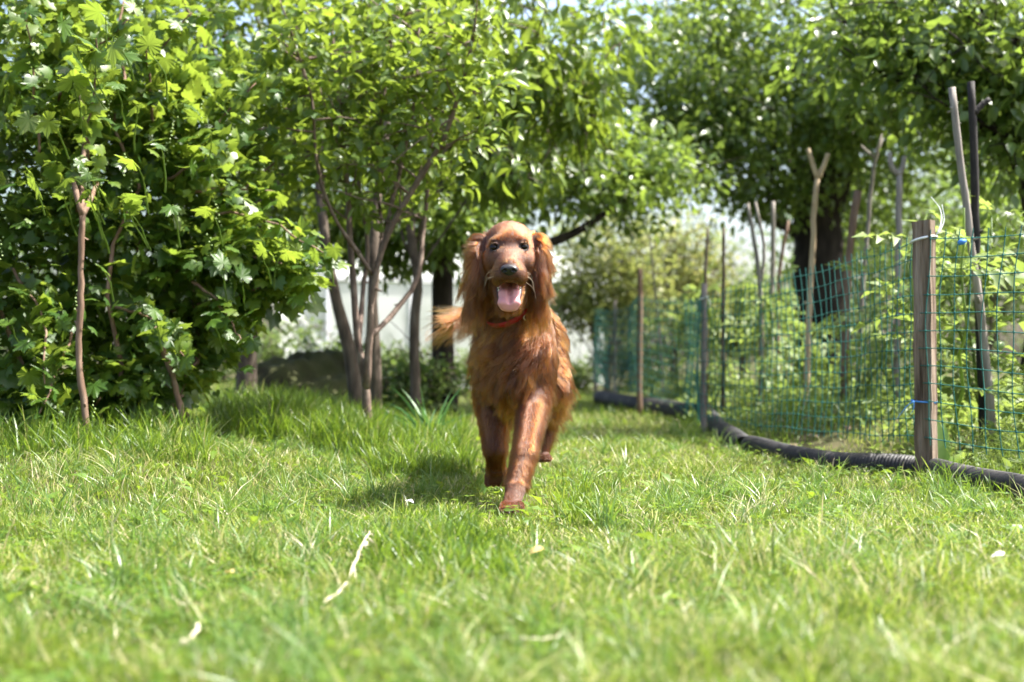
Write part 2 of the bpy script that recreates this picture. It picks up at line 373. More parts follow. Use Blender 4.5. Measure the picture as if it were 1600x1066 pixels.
# ------------------------------------------------------------------ greenhouse, mound, far hedge
def box(b, lo, hi, tint=None):
    lo, hi = np.asarray(lo, float), np.asarray(hi, float)
    v = np.array([[x, y, z] for z in (lo[2], hi[2]) for y in (lo[1], hi[1]) for x in (lo[0], hi[0])])
    b.add(v, None, [[0, 2, 3, 1], [4, 5, 7, 6], [0, 1, 5, 4], [2, 6, 7, 3], [0, 4, 6, 2], [1, 3, 7, 5]], tint)
def greenhouse():
    g = empty('greenhouse', (-0.55, 17.0, 0), 'white sheet greenhouse at the far end of the lawn behind the tree trunks', 'greenhouse')
    x0, x1, y0, y1, h = -2.5, 1.40, 17.0, 19.6, 1.40
    n = 7; w = (x1 - x0) / n
    for k in range(n):
        b = MB(); box(b, (x0 + k*w + .03, y0, .16), (x0 + (k+1)*w - .03, y0 + .012, h - .02)); b.build('panel', M['sheet'], g, False)
        b = MB(); s = .0
        v = V([x0+k*w+.03, y0, h+.03], [x0+(k+1)*w-.03, y0, h+.03], [x0+(k+1)*w-.03, (y0+y1)/2, h+.55], [x0+k*w+.03, (y0+y1)/2, h+.55])
        b.add(np.vstack([v, v + V(0, 0, .012)]), None, [[0, 1, 2, 3], [7, 6, 5, 4], [0, 4, 5, 1], [1, 5, 6, 2], [2, 6, 7, 3], [3, 7, 4, 0]]); b.build('roof_panel', M['sheet'], g, False)
    for k in range(n + 1):
        b = MB(); box(b, (x0 + k*w - .025, y0 - .02, 0), (x0 + k*w + .025, y0 + .03, h)); b.build('upright', M['white_frame'], g, False)
    b = MB(); box(b, (x0 - .05, y0 - .025, 0), (x1 + .05, y0 + .04, .15)); b.build('base_board', M['white_frame'], g, False)
    b = MB(); box(b, (x0 - .05, y0 - .03, h), (x1 + .05, y0 + .03, h + .06)); b.build('eaves_rail', M['white_frame'], g, False)
    for x in (x0, x1):
        b = MB(); v = V([x, y0 + .04, .02], [x, y1, .02], [x, y1, h], [x, (y0+y1)/2, h + .55], [x, y0 + .04, h])
        b.add(np.vstack([v, v + V(.012, 0, 0)]), [[0, 1, 2], [0, 2, 4], [2, 3, 4], [5, 7, 6], [5, 9, 7], [7, 9, 8]], [[0, 5, 6, 1], [1, 6, 7, 2], [2, 7, 8, 3], [3, 8, 9, 4], [4, 9, 5, 0]]); b.build('end_panel', M['sheet'], g, False)
    g.rotation_euler[2] = math.radians(24)
greenhouse()

def mound():
    b = MB(); n, m = 40, 16
    c = V(-1.42, 8.9, 0); a = np.linspace(0, 2*math.pi, n, endpoint=False); t = np.linspace(0, 1, m)
    A, T = np.meshgrid(a, t); r = T * 1.0
    X = c[0] + np.cos(A) * r * .62; Y = c[1] + np.sin(A) * r * .6
    H = .34 * (1 - T**2.2) * (1 + .35 * wob(X, Y, 7)) + .05 * wob(X, Y, 19) * (1 - T)
    Z = ground_z(X, Y) + H - .02
    i = np.arange(m-1)[:, None]*n; j = np.arange(n)[None]; k = (j+1) % n
    b.add(np.stack([X, Y, Z], -1), None, np.stack([i+j, i+k, i+n+k, i+n+j], -1).reshape(-1, 4))
    tag(b.build('earth_mound', M['moss']), 'low dark mound of mossy earth behind the currant bush', 'mound')
mound()

def treeline():
    pts = blob_points([((x, 24 + (i % 3), .8 + .5 * (i % 2) + (1.7 if abs(x - 3) > 3 else 0)), (2.2, 1.6, 1.8 + .5 * ((i * 7) % 3) + (2.2 if abs(x - 3) > 3 else 0)), 1 if abs(x - 3) < 3 else 2) for i, x in enumerate(np.arange(-15, 16, 2.4))], 2000, .6)
    pos, R, sz = crown_leaves(pts, 22, .55, .16, .3)
    b = MB(); scatter(b, OVS, pos, R, sz, rng.random(len(pos)))
    tag(b.build('far_treeline', M['treeline']), 'sunlit wood beyond the end of the garden', kind='stuff')
treeline()

# ------------------------------------------------------------------ trees of the background
g0 = lambda x, y: V(x, y, float(ground_z(x, y)))
# big dark tree in the middle, its trunk behind the dog's ear and a low limb to the right
tb = P(697, 600, 9.2); tb[2] = ground_z(tb[0], 9.2) - .03
tree('orchard_tree', 'large dark orchard tree with its trunk behind the dog and a low limb reaching right', 'tree', tb,
     [tb, P(692, 470, 9.2), P(700, 350, 9.2), P(720, 220, 9.3), P(760, 60, 9.4)], [.092, .08, .075, .07, .05],
     [(P(905, 265, 9.6), (.72, .8, .42), 2.2), (P(1010, 275, 9.8), (.5, .7, .38), 1.2), (P(800, 200, 10), (.9, .9, .7), 2), (P(560, 150, 9.8), (1.2, .8, .75), 3), (P(760, -100, 9.6), (1.8, 1.3, .8), 2), (P(980, 70, 10.5), (.8, .7, .5), 1.2), (P(400, 250, 9.5), (.7, .7, .6), 1.2), (P(715, 345, 8.7), (.36, .3, .17), .8), (P(560, 345, 9.0), (.5, .4, .17), .9), (P(640, 300, 9.0), (.4, .4, .2), .7), (P(600, 395, 9.0), (.55, .3, .11), .6)],
     900, 22, .22, .088, OVS, M['apple'], M['old_bark'], 280, mk_ov, 'apple', .45, 8, 'orchard trees',
     extra_limbs=[([P(700, 380, 9.2), P(800, 392, 9.3), P(880, 372, 9.4), P(980, 310, 9.6)], .055, .02), ([P(700, 350, 9.2), P(600, 330, 9.3), P(480, 300, 9.5), P(400, 250, 9.5)], .05, .02)])
# right tree with the thick trunk
tb = P(1288, 560, 12.0); tb[2] = ground_z(tb[0], 12.0) - .03
tree('orchard_tree', 'broad orchard tree with a thick dark trunk behind the forked stakes', 'tree', tb,
     [tb, P(1282, 470, 12), P(1278, 380, 12), P(1290, 300, 12), P(1320, 180, 12)], [.30, .25, .23, .22, .15],
     [(P(1270, 200, 11.6), (1.5, 1.1, .75), 3), (P(1100, 190, 11), (.75, .7, .55), 1.6), (P(1420, 130, 11), (1.2, 1, .7), 2), (P(1150, 70, 11.5), (1.0, .8, .5), 1.4), (P(1350, -40, 11), (2.0, 1.0, .6), 1.4), (P(1580, 200, 12), (.9, 1, .8), 1.2), (P(1180, 310, 11.6), (.45, .5, .22), .45), (P(1330, 330, 12.6), (.7, .6, .5), .8)],
     1150, 24, .27, .088, OVS, M['apple'], M['old_bark'], 280, mk_ov, 'apple', .45, 10, 'orchard trees')
# near right tree: its twigs hang into the top right corner
tb = V(3.1, 7.4, float(ground_z(3.1, 7.4)) - .03)
tree('orchard_tree', 'nearer orchard tree whose leafy dark branches hang into the top right corner', 'tree', tb,
     [tb, V(3.08, 7.4, .8), V(3.0, 7.3, 1.6), V(2.85, 7.2, 2.3)], [.13, .11, .10, .07],
     [(P(1500, 90, 7.2), (.75, .6, .42), 2.4), (P(1380, 60, 7.6), (.6, .6, .38), 1.3), (P(1590, 200, 7.2), (.42, .5, .4), 1), (P(1640, -60, 7.0), (1.1, .8, .5), 1.0), (P(1560, 330, 8.0), (.35, .4, .3), .35)],
     340, 18, .2, .09, OVS, M['apple'], M['old_bark'], 260, mk_ov, 'apple', .5, 9, 'orchard trees',
     extra_limbs=[([V(3.0, 7.3, 1.6), P(1600, 200, 7.3), P(1560, 90, 7.2), P(1530, 0, 7.2)], .04, .012), ([V(3.05, 7.4, 1.2), P(1640, 300, 7.4), P(1590, 190, 7.2), P(1565, 60, 7.1)], .03, .01)])
# drooping cherry tree in the middle distance
tb = P(650, 620, 7.6); tb[2] = ground_z(tb[0], 7.6) - .03
tree('cherry_tree', 'cherry tree with drooping sunlit leaves above and left of the dog', 'tree', tb,
     [tb, P(648, 520, 7.6), P(652, 430, 7.6), P(640, 350, 7.6), P(660, 200, 7.6)], [.034, .031, .029, .027, .02],
     [(P(850, 110, 7.6), (.50, .45, .42), 2.4), (P(740, 60, 7.8), (.5, .5, .5), 1.6), (P(790, 265, 7.4), (.22, .3, .12), .55), (P(900, 190, 7.8), (.26, .3, .20), .7), (P(730, 250, 7.9), (.3, .3, .28), .9), (P(720, -110, 7.7), (.9, .6, .5), 1.2), (P(560, 40, 8.0), (.7, .5, .5), 1.3)],
     250, 16, .17, .105, ovate(True, .42, .2, .4), M['cherry'], M['bark'], 300, mk_dr, 'cherry_droop', 1.0, 8, 'cherry trees', up=.5)
tree('fruit_tree', 'bushy fruit tree filling the gap between the currant bush and the cherry shrub', 'tree', g0(-1.7, 8.2) - V(0, 0, .03),
     [g0(-1.7, 8.2) - V(0, 0, .03), V(-1.68, 8.2, .8), V(-1.6, 8.2, 1.6), V(-1.5, 8.2, 2.2)], [.07, .06, .055, .04],
     [(P(330, 80, 8.0), (.8, .6, .5), 2), (P(480, 190, 8.2), (.55, .5, .4), 1.5), (P(150, 60, 8.2), (.9, .6, .6), 1.5), (P(420, 330, 8.4), (.35, .35, .25), .8), (P(190, 340, 7.9), (.6, .4, .5), 1.4), (P(330, 400, 8.0), (.35, .3, .2), .6), (P(400, -80, 8), (1.4, .8, .5), 1.5)],
     400, 18, .2, .085, OVS, M['cherry'], M['bark'], 160, mk_ov, 'cherry', .5, 7)
# pale sunlit shrubs and little trees at the end of the lawn
for (px, py, Y, h, w, lab) in [(948, 590, 14.0, 2.0, .72, 'pale sunlit little tree with a forked trunk right of the dog'), (1050, 580, 15.0, 2.1, .75, 'pale yellowish shrub between the dog and the thin stakes'),
                               (1160, 580, 16.5, 1.5, .9, 'yellow green shrub behind the thin grey stakes'), (1385, 560, 14.5, 2.6, 1.3, 'bright green bush beyond the tomato bed'), (1540, 570, 13.5, 2.4, 1.1, 'bright bush at the right edge beyond the netting')]:
    b0 = P(px, py, Y); b0[2] = ground_z(b0[0], Y) - .03; x = b0[0]
    lim = [([b0 + V(0, 0, .3), b0 + V(-.12, 0, .55), b0 + V(-.2, 0, .95)], .03, .01), ([b0 + V(0, 0, .3), b0 + V(.12, 0, .6), b0 + V(.25, 0, 1.0)], .03, .01)]
    tree('garden_shrub', lab, 'shrub', b0, [b0, b0 + V(.01, 0, .2), b0 + V(0, 0, .42)], [.045, .04, .035],
         [(V(x, Y, h * .72), (w, w * .7, h * .36), 2), (V(x - w*.4, Y, h * .5), (w * .6, w * .5, h * .22), .8), (V(x + w*.4, Y + .1, h * .55), (w * .6, w * .5, h * .25), .8)],
         260, 18, .22, .08, OVS, M['pale'] if px < 1100 else M['treeline'], M['bark'], 0, None, None, .2, 4, 'shrubs at the end of the garden', extra_limbs=lim)
for (px, Y, h, lab) in [(440, 13, .75, 'low hedge plant left of the greenhouse'), (350, 14, .8, 'low hedge plant behind the dark mound'), (650, 9.0, .42, 'leafy sucker shoots between the cherry shrub and the dark trunk'), (530, 9.4, .38, 'leafy sucker shoots beside the leaning bare trunk'), (545, 13.2, .40, 'low plant in front of the greenhouse between the bare trunks'), (630, 14.2, .45, 'low plant in front of the greenhouse left of the dark trunk'), (745, 13.5, .5, 'leafy low plant behind the dog’s tail'), (900, 15.5, .42, 'small leafy plant at the end of the lawn by the dog'), (985, 15.0, .55, 'leafy plant by the far fence post')]:
    x = (px - CX) / FPX * Y; b0 = g0(x, Y)
    tree('low_shrub', lab, 'shrub', b0, [b0 - V(0, 0, .02), b0 + V(0, 0, h * .3), b0 + V(.02, 0, h * .5)], [.02, .015, .01],
         [(b0 + V(0, 0, h * .5), (h * .8, h * .5, h * .45), 1)], 60, 16, .16, .07, OVS, M['treeline'], M['bark'], 0, None, None, .2, 3, 'low shrubs at the end of the lawn')

# two bare trunks beside the cherry shrub
def stem_obj(pts, r, mat, parent, name='stem', n=14, sides=7, knots=.06, stubs=0):
    b = MB(); p = smooth_line(pts, n); r = np.interp(np.linspace(0, 1, n), np.linspace(0, 1, len(r)), r)
    r = r * (1 + rng.normal(0, knots, n)); p[2:-2] += rng.normal(0, 1, (n - 4, 3)) * r[2:-2, None] * .12; b.tube(p, r, sides)
    for k in range(stubs):      # knots and cut side twigs
        i = rng.integers(2, n - 1); d = nrm(rng.normal(0, 1, 3) + V(0, 0, .5)); L = r[i] * rng.uniform(1.2, 2.6); b.tube([p[i], p[i] + d * L * .8, p[i] + d * (L + r[i] * .4)], [r[i] * .55, r[i] * .36, r[i] * .28], 5)
    return b.build(name, mat, parent)

# ------------------------------------------------------------------ cherry shrub left of the dog
def cherry_shrub():
    Y = 6.0; b0 = P(578, 690, Y); b0[2] = ground_z(b0[0], Y) - .03
    root = empty('cherry_shrub', b0, 'many-stemmed young cherry shrub with bare lower stems, left of the dog', 'shrub')
    Q = lambda *a: [P(x, y, Y + d) for x, y, d in a]
    stems = [([b0] + Q((572, 600, 0), (560, 540, 0), (553, 450, .02), (548, 390, .03), (545, 320, .05), (537, 240, .05), (530, 150, .1), (515, 20, .1)), (.030, .026, .02, .018, .017, .015, .012, .008)),
             (Q((572, 610, 0), (578, 520, -.04), (588, 420, -.08), (602, 375, -.1), (625, 330, -.12), (648, 290, -.15), (692, 220, -.2), (722, 130, -.25), (745, 20, -.3)), (.026, .022, .019, .017, .016, .014, .010, .006)),
             (Q((602, 378, -.1), (612, 320, -.05), (626, 260, 0), (646, 170, 0), (655, 40, .05)), (.016, .014, .012, .009, .006)),
             (Q((575, 530, 0), (615, 490, .1), (650, 440, .15), (661, 360, .2), (668, 290, .25), (676, 190, .3), (690, 60, .3)), (.018, .016, .014, .012, .010, .007)),
             (Q((583, 430, -.06), (552, 385, -.15), (520, 335, -.25), (498, 270, -.3), (486, 150, -.35), (450, 40, -.4)), (.013, .011, .010, .008, .005)),
             (Q((560, 540, 0), (566, 460, .15), (575, 390, .25), (560, 280, .3), (570, 160, .35), (590, 30, .4)), (.018, .014, .012, .009, .005)),
             (Q((588, 430, -.05), (596, 360, .1), (588, 270, .2), (600, 150, .2), (620, 10, .2)), (.013, .011, .009, .007, .005))]
    tips = []
    for p, r in stems:
        stem_obj(p, [q * .82 for q in r], M['cherry_bark'], root, 'stem', 20, stubs=5)
        q = smooth_line(p, 24); tips.append(q[10:])
    cl = np.vstack(tips); tw = MB(); centers = []
    for i in range(150):
        s = cl[rng.integers(len(cl))]; d = nrm(rng.normal(0, 1, 3) * V(1.2, .8, .6) + V(0, 0, .35)); L = rng.uniform(.12, .42)
        if px_of((s + d * L)[None])[1][0] > 345: continue
        p, r = limb(s, s + d * L, .0055, .002, .12, 6); tw.tube(p, r, 4, False); centers += [p[2], p[3], p[4], p[5]]
    for (x, y, w, h, n) in [(470, 90, 110, 110, 100), (640, 90, 130, 100, 150), (720, 150, 80, 90, 70), (560, 230, 80, 50, 24), (680, 260, 60, 40, 20), (440, 200, 50, 90, 30), (790, 110, 40, 60, 16)]:
        for _ in range(n):
            centers.append(P(x + rng.normal(0, w * .5), y + rng.normal(0, h * .5), Y + rng.uniform(-.5, .5)))
    tw.build('twigs', M['cherry_bark'], root, kind='stuff')
    centers = np.array(centers)
    pos, R, sz = crown_leaves(centers, 4, .07, .068, .1, .6)
    tint = rng.random(len(pos)); pick, rest = split_nearest(pos, sz, 300)
    fb = MB(); scatter(fb, OV, pos[rest], R[rest], sz[rest], tint[rest]); fb.build('foliage', M['cherry'], root, kind='stuff')
    leaf_objects(root, leaf_meshes('cherry', mk_ov, M['cherry']), pos[pick], R[pick], sz[pick])
    # leaning grey trunk and a second bare one behind
    Y = 7.4; b1 = P(560, 610, Y); b1[2] = ground_z(b1[0], Y) - .03
    t = empty('bare_trunk', b1, 'grey bare trunk leaning left behind the cherry shrub', 'tree trunk')
    stem_obj([b1, P(545, 540, Y), P(528, 480, Y), P(514, 420, Y), P(503, 330, Y + .1), P(500, 200, Y + .3)], (.042, .038, .035, .031, .027, .018), M['bark'], t, 'trunk')
    Y = 7.0; b1 = P(588, 620, Y); b1[2] = ground_z(b1[0], Y) - .03
    t = empty('bare_trunk', b1, 'straight grey bare trunk directly behind the stems of the cherry shrub', 'tree trunk')
    stem_obj([b1, P(586, 520, Y), P(583, 420, Y), P(590, 320, Y + .1), P(610, 150, Y + .2)], (.036, .033, .030, .024, .016), M['bark'], t, 'trunk')
cherry_shrub()

# ------------------------------------------------------------------ currant bush on the left, two props
def currant():
    b0 = g0(-1.75, 5.3); root = empty('currant_bush', b0, 'big currant bush with lobed leaves filling the left edge of the lawn', 'bush')
    B = lambda px, py, Y, rx, ry, rz, w: (P(px, py, Y), (rx, ry, rz), w)
    blobs = [B(60, 330, 5.2, .55, .45, .55, 3.2), B(230, 290, 5.4, .45, .4, .48, 2.6), B(340, 420, 5.4, .32, .32, .26, 1.8), B(430, 420, 5.3, .18, .25, .10, .6),
             B(110, 520, 5.2, .42, .35, .28, 1.8), B(40, 90, 5.4, .5, .45, .5, 2.4), B(220, 110, 5.6, .5, .4, .42, 2.0), B(330, 200, 5.7, .4, .35, .32, 1.6), B(270, 520, 5.5, .26, .25, .16, .8),
             B(90, 610, 5.0, .42, .22, .12, 1.2), B(250, 590, 5.2, .22, .2, .10, .6), B(-150, 350, 5.2, .5, .5, .8, 1.6), B(20, -120, 5.6, .8, .6, .4, 1.2)]
    cl = blob_points(blobs, 1000, .42)
    for k in range(22):
        t = cl[rng.integers(len(cl))]; s = b0 + V(rng.normal(0, .22), rng.normal(0, .18), -.03)
        p, r = limb(s, t, .011, .004, .25, 10); b = MB(); b.tube(p, r, 5); b.build('stem', M['stick'], root)
    pos, R, sz = crown_leaves(cl, 10, .13, .072, .35, .5, b0 + V(0, .3, .9))
    # leaves turn their faces outwards to the light
    sz *= np.repeat(rng.choice([.5, .75, 1.0, 1.25], len(cl), p=[.25, .3, .3, .15]), 10)
    # long shoots that break the outline, leafy to the tip
    ex = []
    for (a_, b_) in [((300, 330, 5.2), (505, 395, 5.1)), ((330, 400, 5.2), (490, 440, 5.1)), ((300, 250, 5.3), (400, 130, 5.3)), ((220, 150, 5.3), (300, 20, 5.2)), ((120, 330, 5.0), (150, 60, 4.6)), ((60, 250, 5.0), (40, 20, 4.8)), ((300, 440, 5.1), (380, 540, 5.0)), ((180, 480, 5.0), (290, 560, 4.9)), ((260, 280, 5.2), (360, 230, 5.0)), ((20, 420, 5.0), (70, 600, 4.7)), ((130, 470, 5.0), (60, 650, 4.7)), ((240, 200, 5.2), (230, 60, 5.0)), ((90, 160, 5.0), (200, 30, 4.8)), ((300, 300, 5.2), (430, 300, 5.4))]:
        p, r = limb(P(*a_), P(*b_), .007, .003, .12, 12); sb = MB(); sb.tube(p, r, 5); sb.build('shoot', M['stick'], root)
        for q in p[3:]: ex += [q + rng.normal(0, .035, 3) for _ in range(5)]
    ex = np.array(ex); d = nrm(rng.normal(0, 1, ex.shape) + V(0, -.2, -.3)); pos = np.vstack([pos, ex]); R = np.vstack([R, frames(d, V(0, -.2, .8) + rng.normal(0, .45, ex.shape))]); sz = np.r_[sz, rng.uniform(.04, .09, len(ex))]
    tint = np.clip(rng.random(len(pos)) * .65 + np.r_[np.repeat(rng.random(len(cl)), 10), rng.random(len(ex))] * .35, 0, .999)
    # shoots with large fresh leaves standing out in front
    hero = []
    for (px, py, Y, L) in [(120, 90, 4.3, .155), (150, 75, 4.35, .12), (115, 135, 4.3, .145), (180, 60, 4.4, .12), (185, 130, 4.35, .11), (45, 270, 4.4, .14), (85, 185, 4.4, .12), (230, 80, 4.5, .11), (215, 165, 4.5, .10), (250, 225, 4.5, .085), (330, 210, 4.7, .09), (215, 260, 4.4, .10), (190, 310, 4.4, .10), (200, 330, 4.4, .09), (270, 320, 4.6, .10), (330, 330, 4.7, .10), (50, 180, 4.5, .13), (100, 25, 4.5, .12), (165, 25, 4.5, .12), (330, 500, 4.8, .10), (350, 420, 4.8, .10), (155, 415, 4.7, .09), (15, 500, 4.6, .10), (60, 620, 4.5, .11), (20, 450, 4.7, .1), (240, 480, 4.7, .09), (410, 400, 4.9, .1), (440, 395, 4.9, .1), (470, 400, 5.0, .09), (490, 390, 5.0, .09), (380, 440, 4.9, .1), (112, 275, 4.6, .085), (135, 300, 4.62, .08), (158, 280, 4.6, .085), (125, 250, 4.6, .08), (150, 320, 4.65, .07), (100, 305, 4.62, .075), (140, 268, 4.55, .07)]:
        hero.append((P(px, py, Y), L))
    hp = np.array([h[0] for h in hero]); hs = np.array([h[1] for h in hero])
    hd = nrm(V(0, -.35, -.3) + rng.normal(0, .55, (len(hp), 3))); hn = nrm(V(.2, .25, .8) + rng.normal(0, .45, (len(hp), 3))); hs = hs * rng.uniform(.65, .95, len(hs))
    hR = frames(hd, hn)
    lb = MB()
    for p, s in zip(hp, hs):      # leaf stalks
        q, r = limb(p + V(rng.normal(0, .03), .10 + rng.random() * .1, -.10 - rng.random() * .06), p, .0035, .002, .1, 5); lb.tube(q, r, 4, False)
    lb.build('stalks', M['tomato'], root, kind='stuff')
    pick, rest = split_nearest(pos, sz, 300 - len(hp))
    fb = MB(); ts = [lobed(True, k, .15 + .12 * k) for k in range(3)]
    for k in range(3): rk = rest[k::3]; scatter(fb, ts[k], pos[rk], R[rk], sz[rk], tint[rk])
    fb.build('foliage', M['currant'], root, kind='stuff')
    mm = leaf_meshes('currant', lambda k: lobed(False, k, .15 + .1 * k), M['currant'])
    leaf_objects(root, mm, hp, hR, hs); leaf_objects(root, mm, pos[pick], R[pick], sz[pick])
    # strings of small green berries
    bb = MB(); s0 = cl[rng.choice(len(cl), 120, replace=False)]
    for c in s0:
        c = c + V(0, -.14, 0)
        for j in range(7):
            q = c + V(rng.normal(0, .006), rng.normal(0, .006), -.014 * j); r = .0045
            bb.add(q + r * V([1, 0, 0], [-1, 0, 0], [0, 1, 0], [0, -1, 0], [0, 0, 1], [0, 0, -1]), [[0, 2, 4], [2, 1, 4], [1, 3, 4], [3, 0, 4], [2, 0, 5], [1, 2, 5], [3, 1, 5], [0, 3, 5]])
    bb.build('berries', M['fruit'], root, kind='stuff')
currant()

def prop(name, label, base, pts, r, fork=None):
    root = empty(name, base, label, 'stick', 'sticks propping up the currant bush')
    stem_obj([base - V(0, 0, .04)] + pts, r, M['stick'], root, 'shaft', 22, 9, .06, 4)
    for f in fork or (): stem_obj(f, (r[-1], r[-1] * .8, r[-1] * .6), M['stick'], root, 'prong', 8, 7)
Y = 4.75; b = P(141, 684, Y); b[2] = ground_z(b[0], Y)
prop('prop_stick', 'tall brown forked stick standing upright in front of the currant bush', b, [P(130, 625, Y), P(123, 560, Y), P(126, 470, Y), P(127, 400, Y), P(129, 335, Y)], (.011, .0125, .0115, .012, .0115, .012),
     [[P(129, 337, Y), P(121, 310, Y), P(111, 268, Y + .12)], [P(129, 337, Y), P(138, 318, Y + .05), P(152, 286, Y + .2)], [P(129, 340, Y), P(127, 290, Y + .1), P(132, 210, Y + .25), P(126, 150, Y + .3)]])
Y = 5.0; b = P(295, 655, Y); b[2] = ground_z(b[0], Y)
prop('prop_stick', 'short brown stick leaning left under the currant bush', b, [P(270, 590, Y), P(252, 540, Y), P(240, 505, Y + .05)], (.012, .0125, .012, .011))

# ------------------------------------------------------------------ netting fence
def fence():
    root = empty('garden_fence', (1.507, 4.65, 0), 'green plastic netting fence on wooden posts along the right side of the lawn', 'fence')
    # near square post
    b = MB(); w, d, zt = .066, .05, .94; zs = np.linspace(-.05, 1, 14); c = V(1.507, 4.655)
    ang = -.70; ca, sa = math.cos(ang), math.sin(ang); vs = []; nz = 16
    for k in range(nz):
        z = -.05 + (zt + .05) * k / (nz - 1)
        for (x, y) in [(-.5, -.5), (-.42, -.54), (.42, -.54), (.5, -.5), (.5, .5), (-.5, .5)]:
            x2, y2 = x * w + rng.normal(0, .0012), y * d + rng.normal(0, .0012)
            vs.append([c[0] + ca * x2 - sa * y2 - .01 * (z), c[1] + sa * x2 + ca * y2, z + (.004 * (x) if k == nz - 1 else 0)])
    i = np.arange(nz - 1)[:, None] * 6; j = np.arange(6)[None]; k2 = (j + 1) % 6
    f4 = np.stack([i + j, i + k2, i + 6 + k2, i + 6 + j], -1).reshape(-1, 4); t = (nz - 1) * 6
    b.add(vs, None, np.vstack([f4, [[t, t+1, t+2, t+3], [t, t+3, t+4, t+5]]])); tag(b.build('post', M['post'], root, False), 'thick square sawn post nearest the camera, brown weathered wood')
    # round far posts
    for (px, Y, top, bot, r, m, lab) in [(1100, 7.25, 443, 682, .017, 'post_grey', 'grey split post in the middle of the fence'), (1000, 9.54, 420, 650, .020, 'stick', 'dark brown round post'), (931, 13.9, 478, 620, .022, 'post_grey', 'farthest grey fence post'), (961, 12.0, 470, 615, .014, 'post_grey', 'thin dark post near the far end')]:
        x = (px - CX) / FPX * Y; p = [V(x, Y, ground_z(x, Y) - .05), V(x - .005, Y, .3), V(x, Y, .6), P(px, top, Y)]
        tag(stem_obj(p, (r * 1.05, r, r, r * .95), M[m], root, 'post', 10, 8, .03), lab)
    x = 2.45; tag(stem_obj([V(x, 2.72, -.05), V(x, 2.72, .5), V(x, 2.72, .95)], (.025, .025, .025), M['post'], root, 'post', 8, 8, .03), 'round post at the near end')
    # netting: a sheet of strands hung along the posts
    ky = V(2.72, 3.6, 4.64, 5.5, 6.4, 7.24, 7.9, 8.7, 9.52, 10.8, 12, 13.9)
    kx = fence_x(ky) + V(.0, .03, -.02, .05, .04, -.018, .10, .15, -.02, .05, -.015, -.02); kx[0] = 2.45
    top = V(.80, .83, .870, .84, .80, .775, .77, .80, .865, .84, .85, .93)
    bot = V(.10, .09, .155, .12, .10, .115, .04, .10, .20, .14, .15, .20)
    line = np.stack([kx, ky], 1); dl = np.r_[0, np.cumsum(np.linalg.norm(np.diff(line, axis=0), axis=1))]
    sp = .064; nS = int(dl[-1] / sp); nR = 12; s = np.arange(nS + 1) * sp
    def sheet(s, v, k=0):
        x = np.interp(s, dl, smooth_x(dl)); y = np.interp(s, dl, ky); zt = np.interp(s, dl, top); zb = np.interp(s, dl, bot)
        lean = .05 * np.sin(s * 1.3 + .5) * (v - .3)
        z = zb + (zt - zb) * v + .004 * np.sin(s * 9 + v * 7); bel = .03 * np.sin(v * math.pi) * np.sin(s * 2.1 + 1)
        return np.stack([x + bel * .7 + .004 * np.sin(s * 23 + v * 11), y - lean, z], -1)
    smooth_x = lambda d: kx
    nb = MB()
    for r in range(nR):
        v = r / (nR - 1); ss = np.linspace(0, dl[-1], nS * 2 + 1); nb.tube(sheet(ss, np.full(len(ss), v)), .0017 - .0006 * sm((ss - 6.5) / 1.5), 4, False)
    for k in range(nS + 1):
        v = np.linspace(-.035, 1.045, 24); nb.tube(sheet(np.full(24, s[k]), v), .0019 - .0007 * float(sm((s[k] - 6.5) / 1.5)), 4, False)
        for r in range(nR):
            q = sheet(s[k:k+1], V(r / (nR - 1)))[0]; nb.tube([q - V(0, 0, .005), q, q + V(0, 0, .005)], [.0025, .0042, .0025], 4, False)
    nb.build('netting', M['net'], root)
    # white string round the top of the near post, blue twine below
    c = V(1.497, 4.652, 0)
    def ring(z, tilt, r, mat, a0=0, a1=2*math.pi, rx=.049, ry=.040, tail=None):
        a = np.linspace(a0, a1, 40); q = np.stack([c[0] + rx * np.cos(a + ang), c[1] + ry * np.sin(a + ang) + .012 * np.cos(a), z + tilt * np.cos(a)], -1)
        b = MB(); b.tube(q, r, 6); 
        for tl in tail or (): b.tube(smooth_line(tl, 12), np.linspace(r * .6, r * .25, 12), 6)
        return b.build('tie', mat, root)
    tag(ring(.872, .012, .0042, M['white_tie'], tail=[[P(1463, 368, 4.63), P(1470, 350, 4.64), P(1468, 325, 4.68), P(1455, 308, 4.7)], [P(1466, 365, 4.66), P(1475, 345, 4.68), P(1472, 320, 4.7)]]), 'white string tied round the top of the near post')
    tag(ring(.285, -.004, .0032, M['blue_tie'], tail=[[P(1428, 627, 4.6), P(1420, 632, 4.6), P(1410, 643, 4.6), P(1401, 655, 4.61)], [P(1428, 627, 4.6), P(1427, 640, 4.6), P(1422, 648, 4.6)]]), 'blue twine tied round the near post')
    tag(ring(.34, .0, .0001, M['white_tie']), 'thin string') if False else None
    b = MB(); q = P(1503, 378, 4.45); b.tube([q - V(.012, 0, .006), q, q + V(.014, 0, .004)], [.008, .012, .006], 6); tag(b.build('clip', M['blue_tie'], root), 'small blue clip on the top strand')
    b = MB(); a = np.linspace(0, 2*math.pi, 20); q = P(1100, 466, 7.24); b.tube(np.stack([q[0] + .021*np.cos(a), q[1] + .021*np.sin(a), q[2] + .006*np.cos(a)], -1), .0045, 5); b.tube([q + V(.02, -.01, 0), q + V(.035, 0, -.02), q + V(.03, 0, -.06)], .004, 5); tag(b.build('tie', M['white_tie'], root), 'white string on the middle post')
fence()

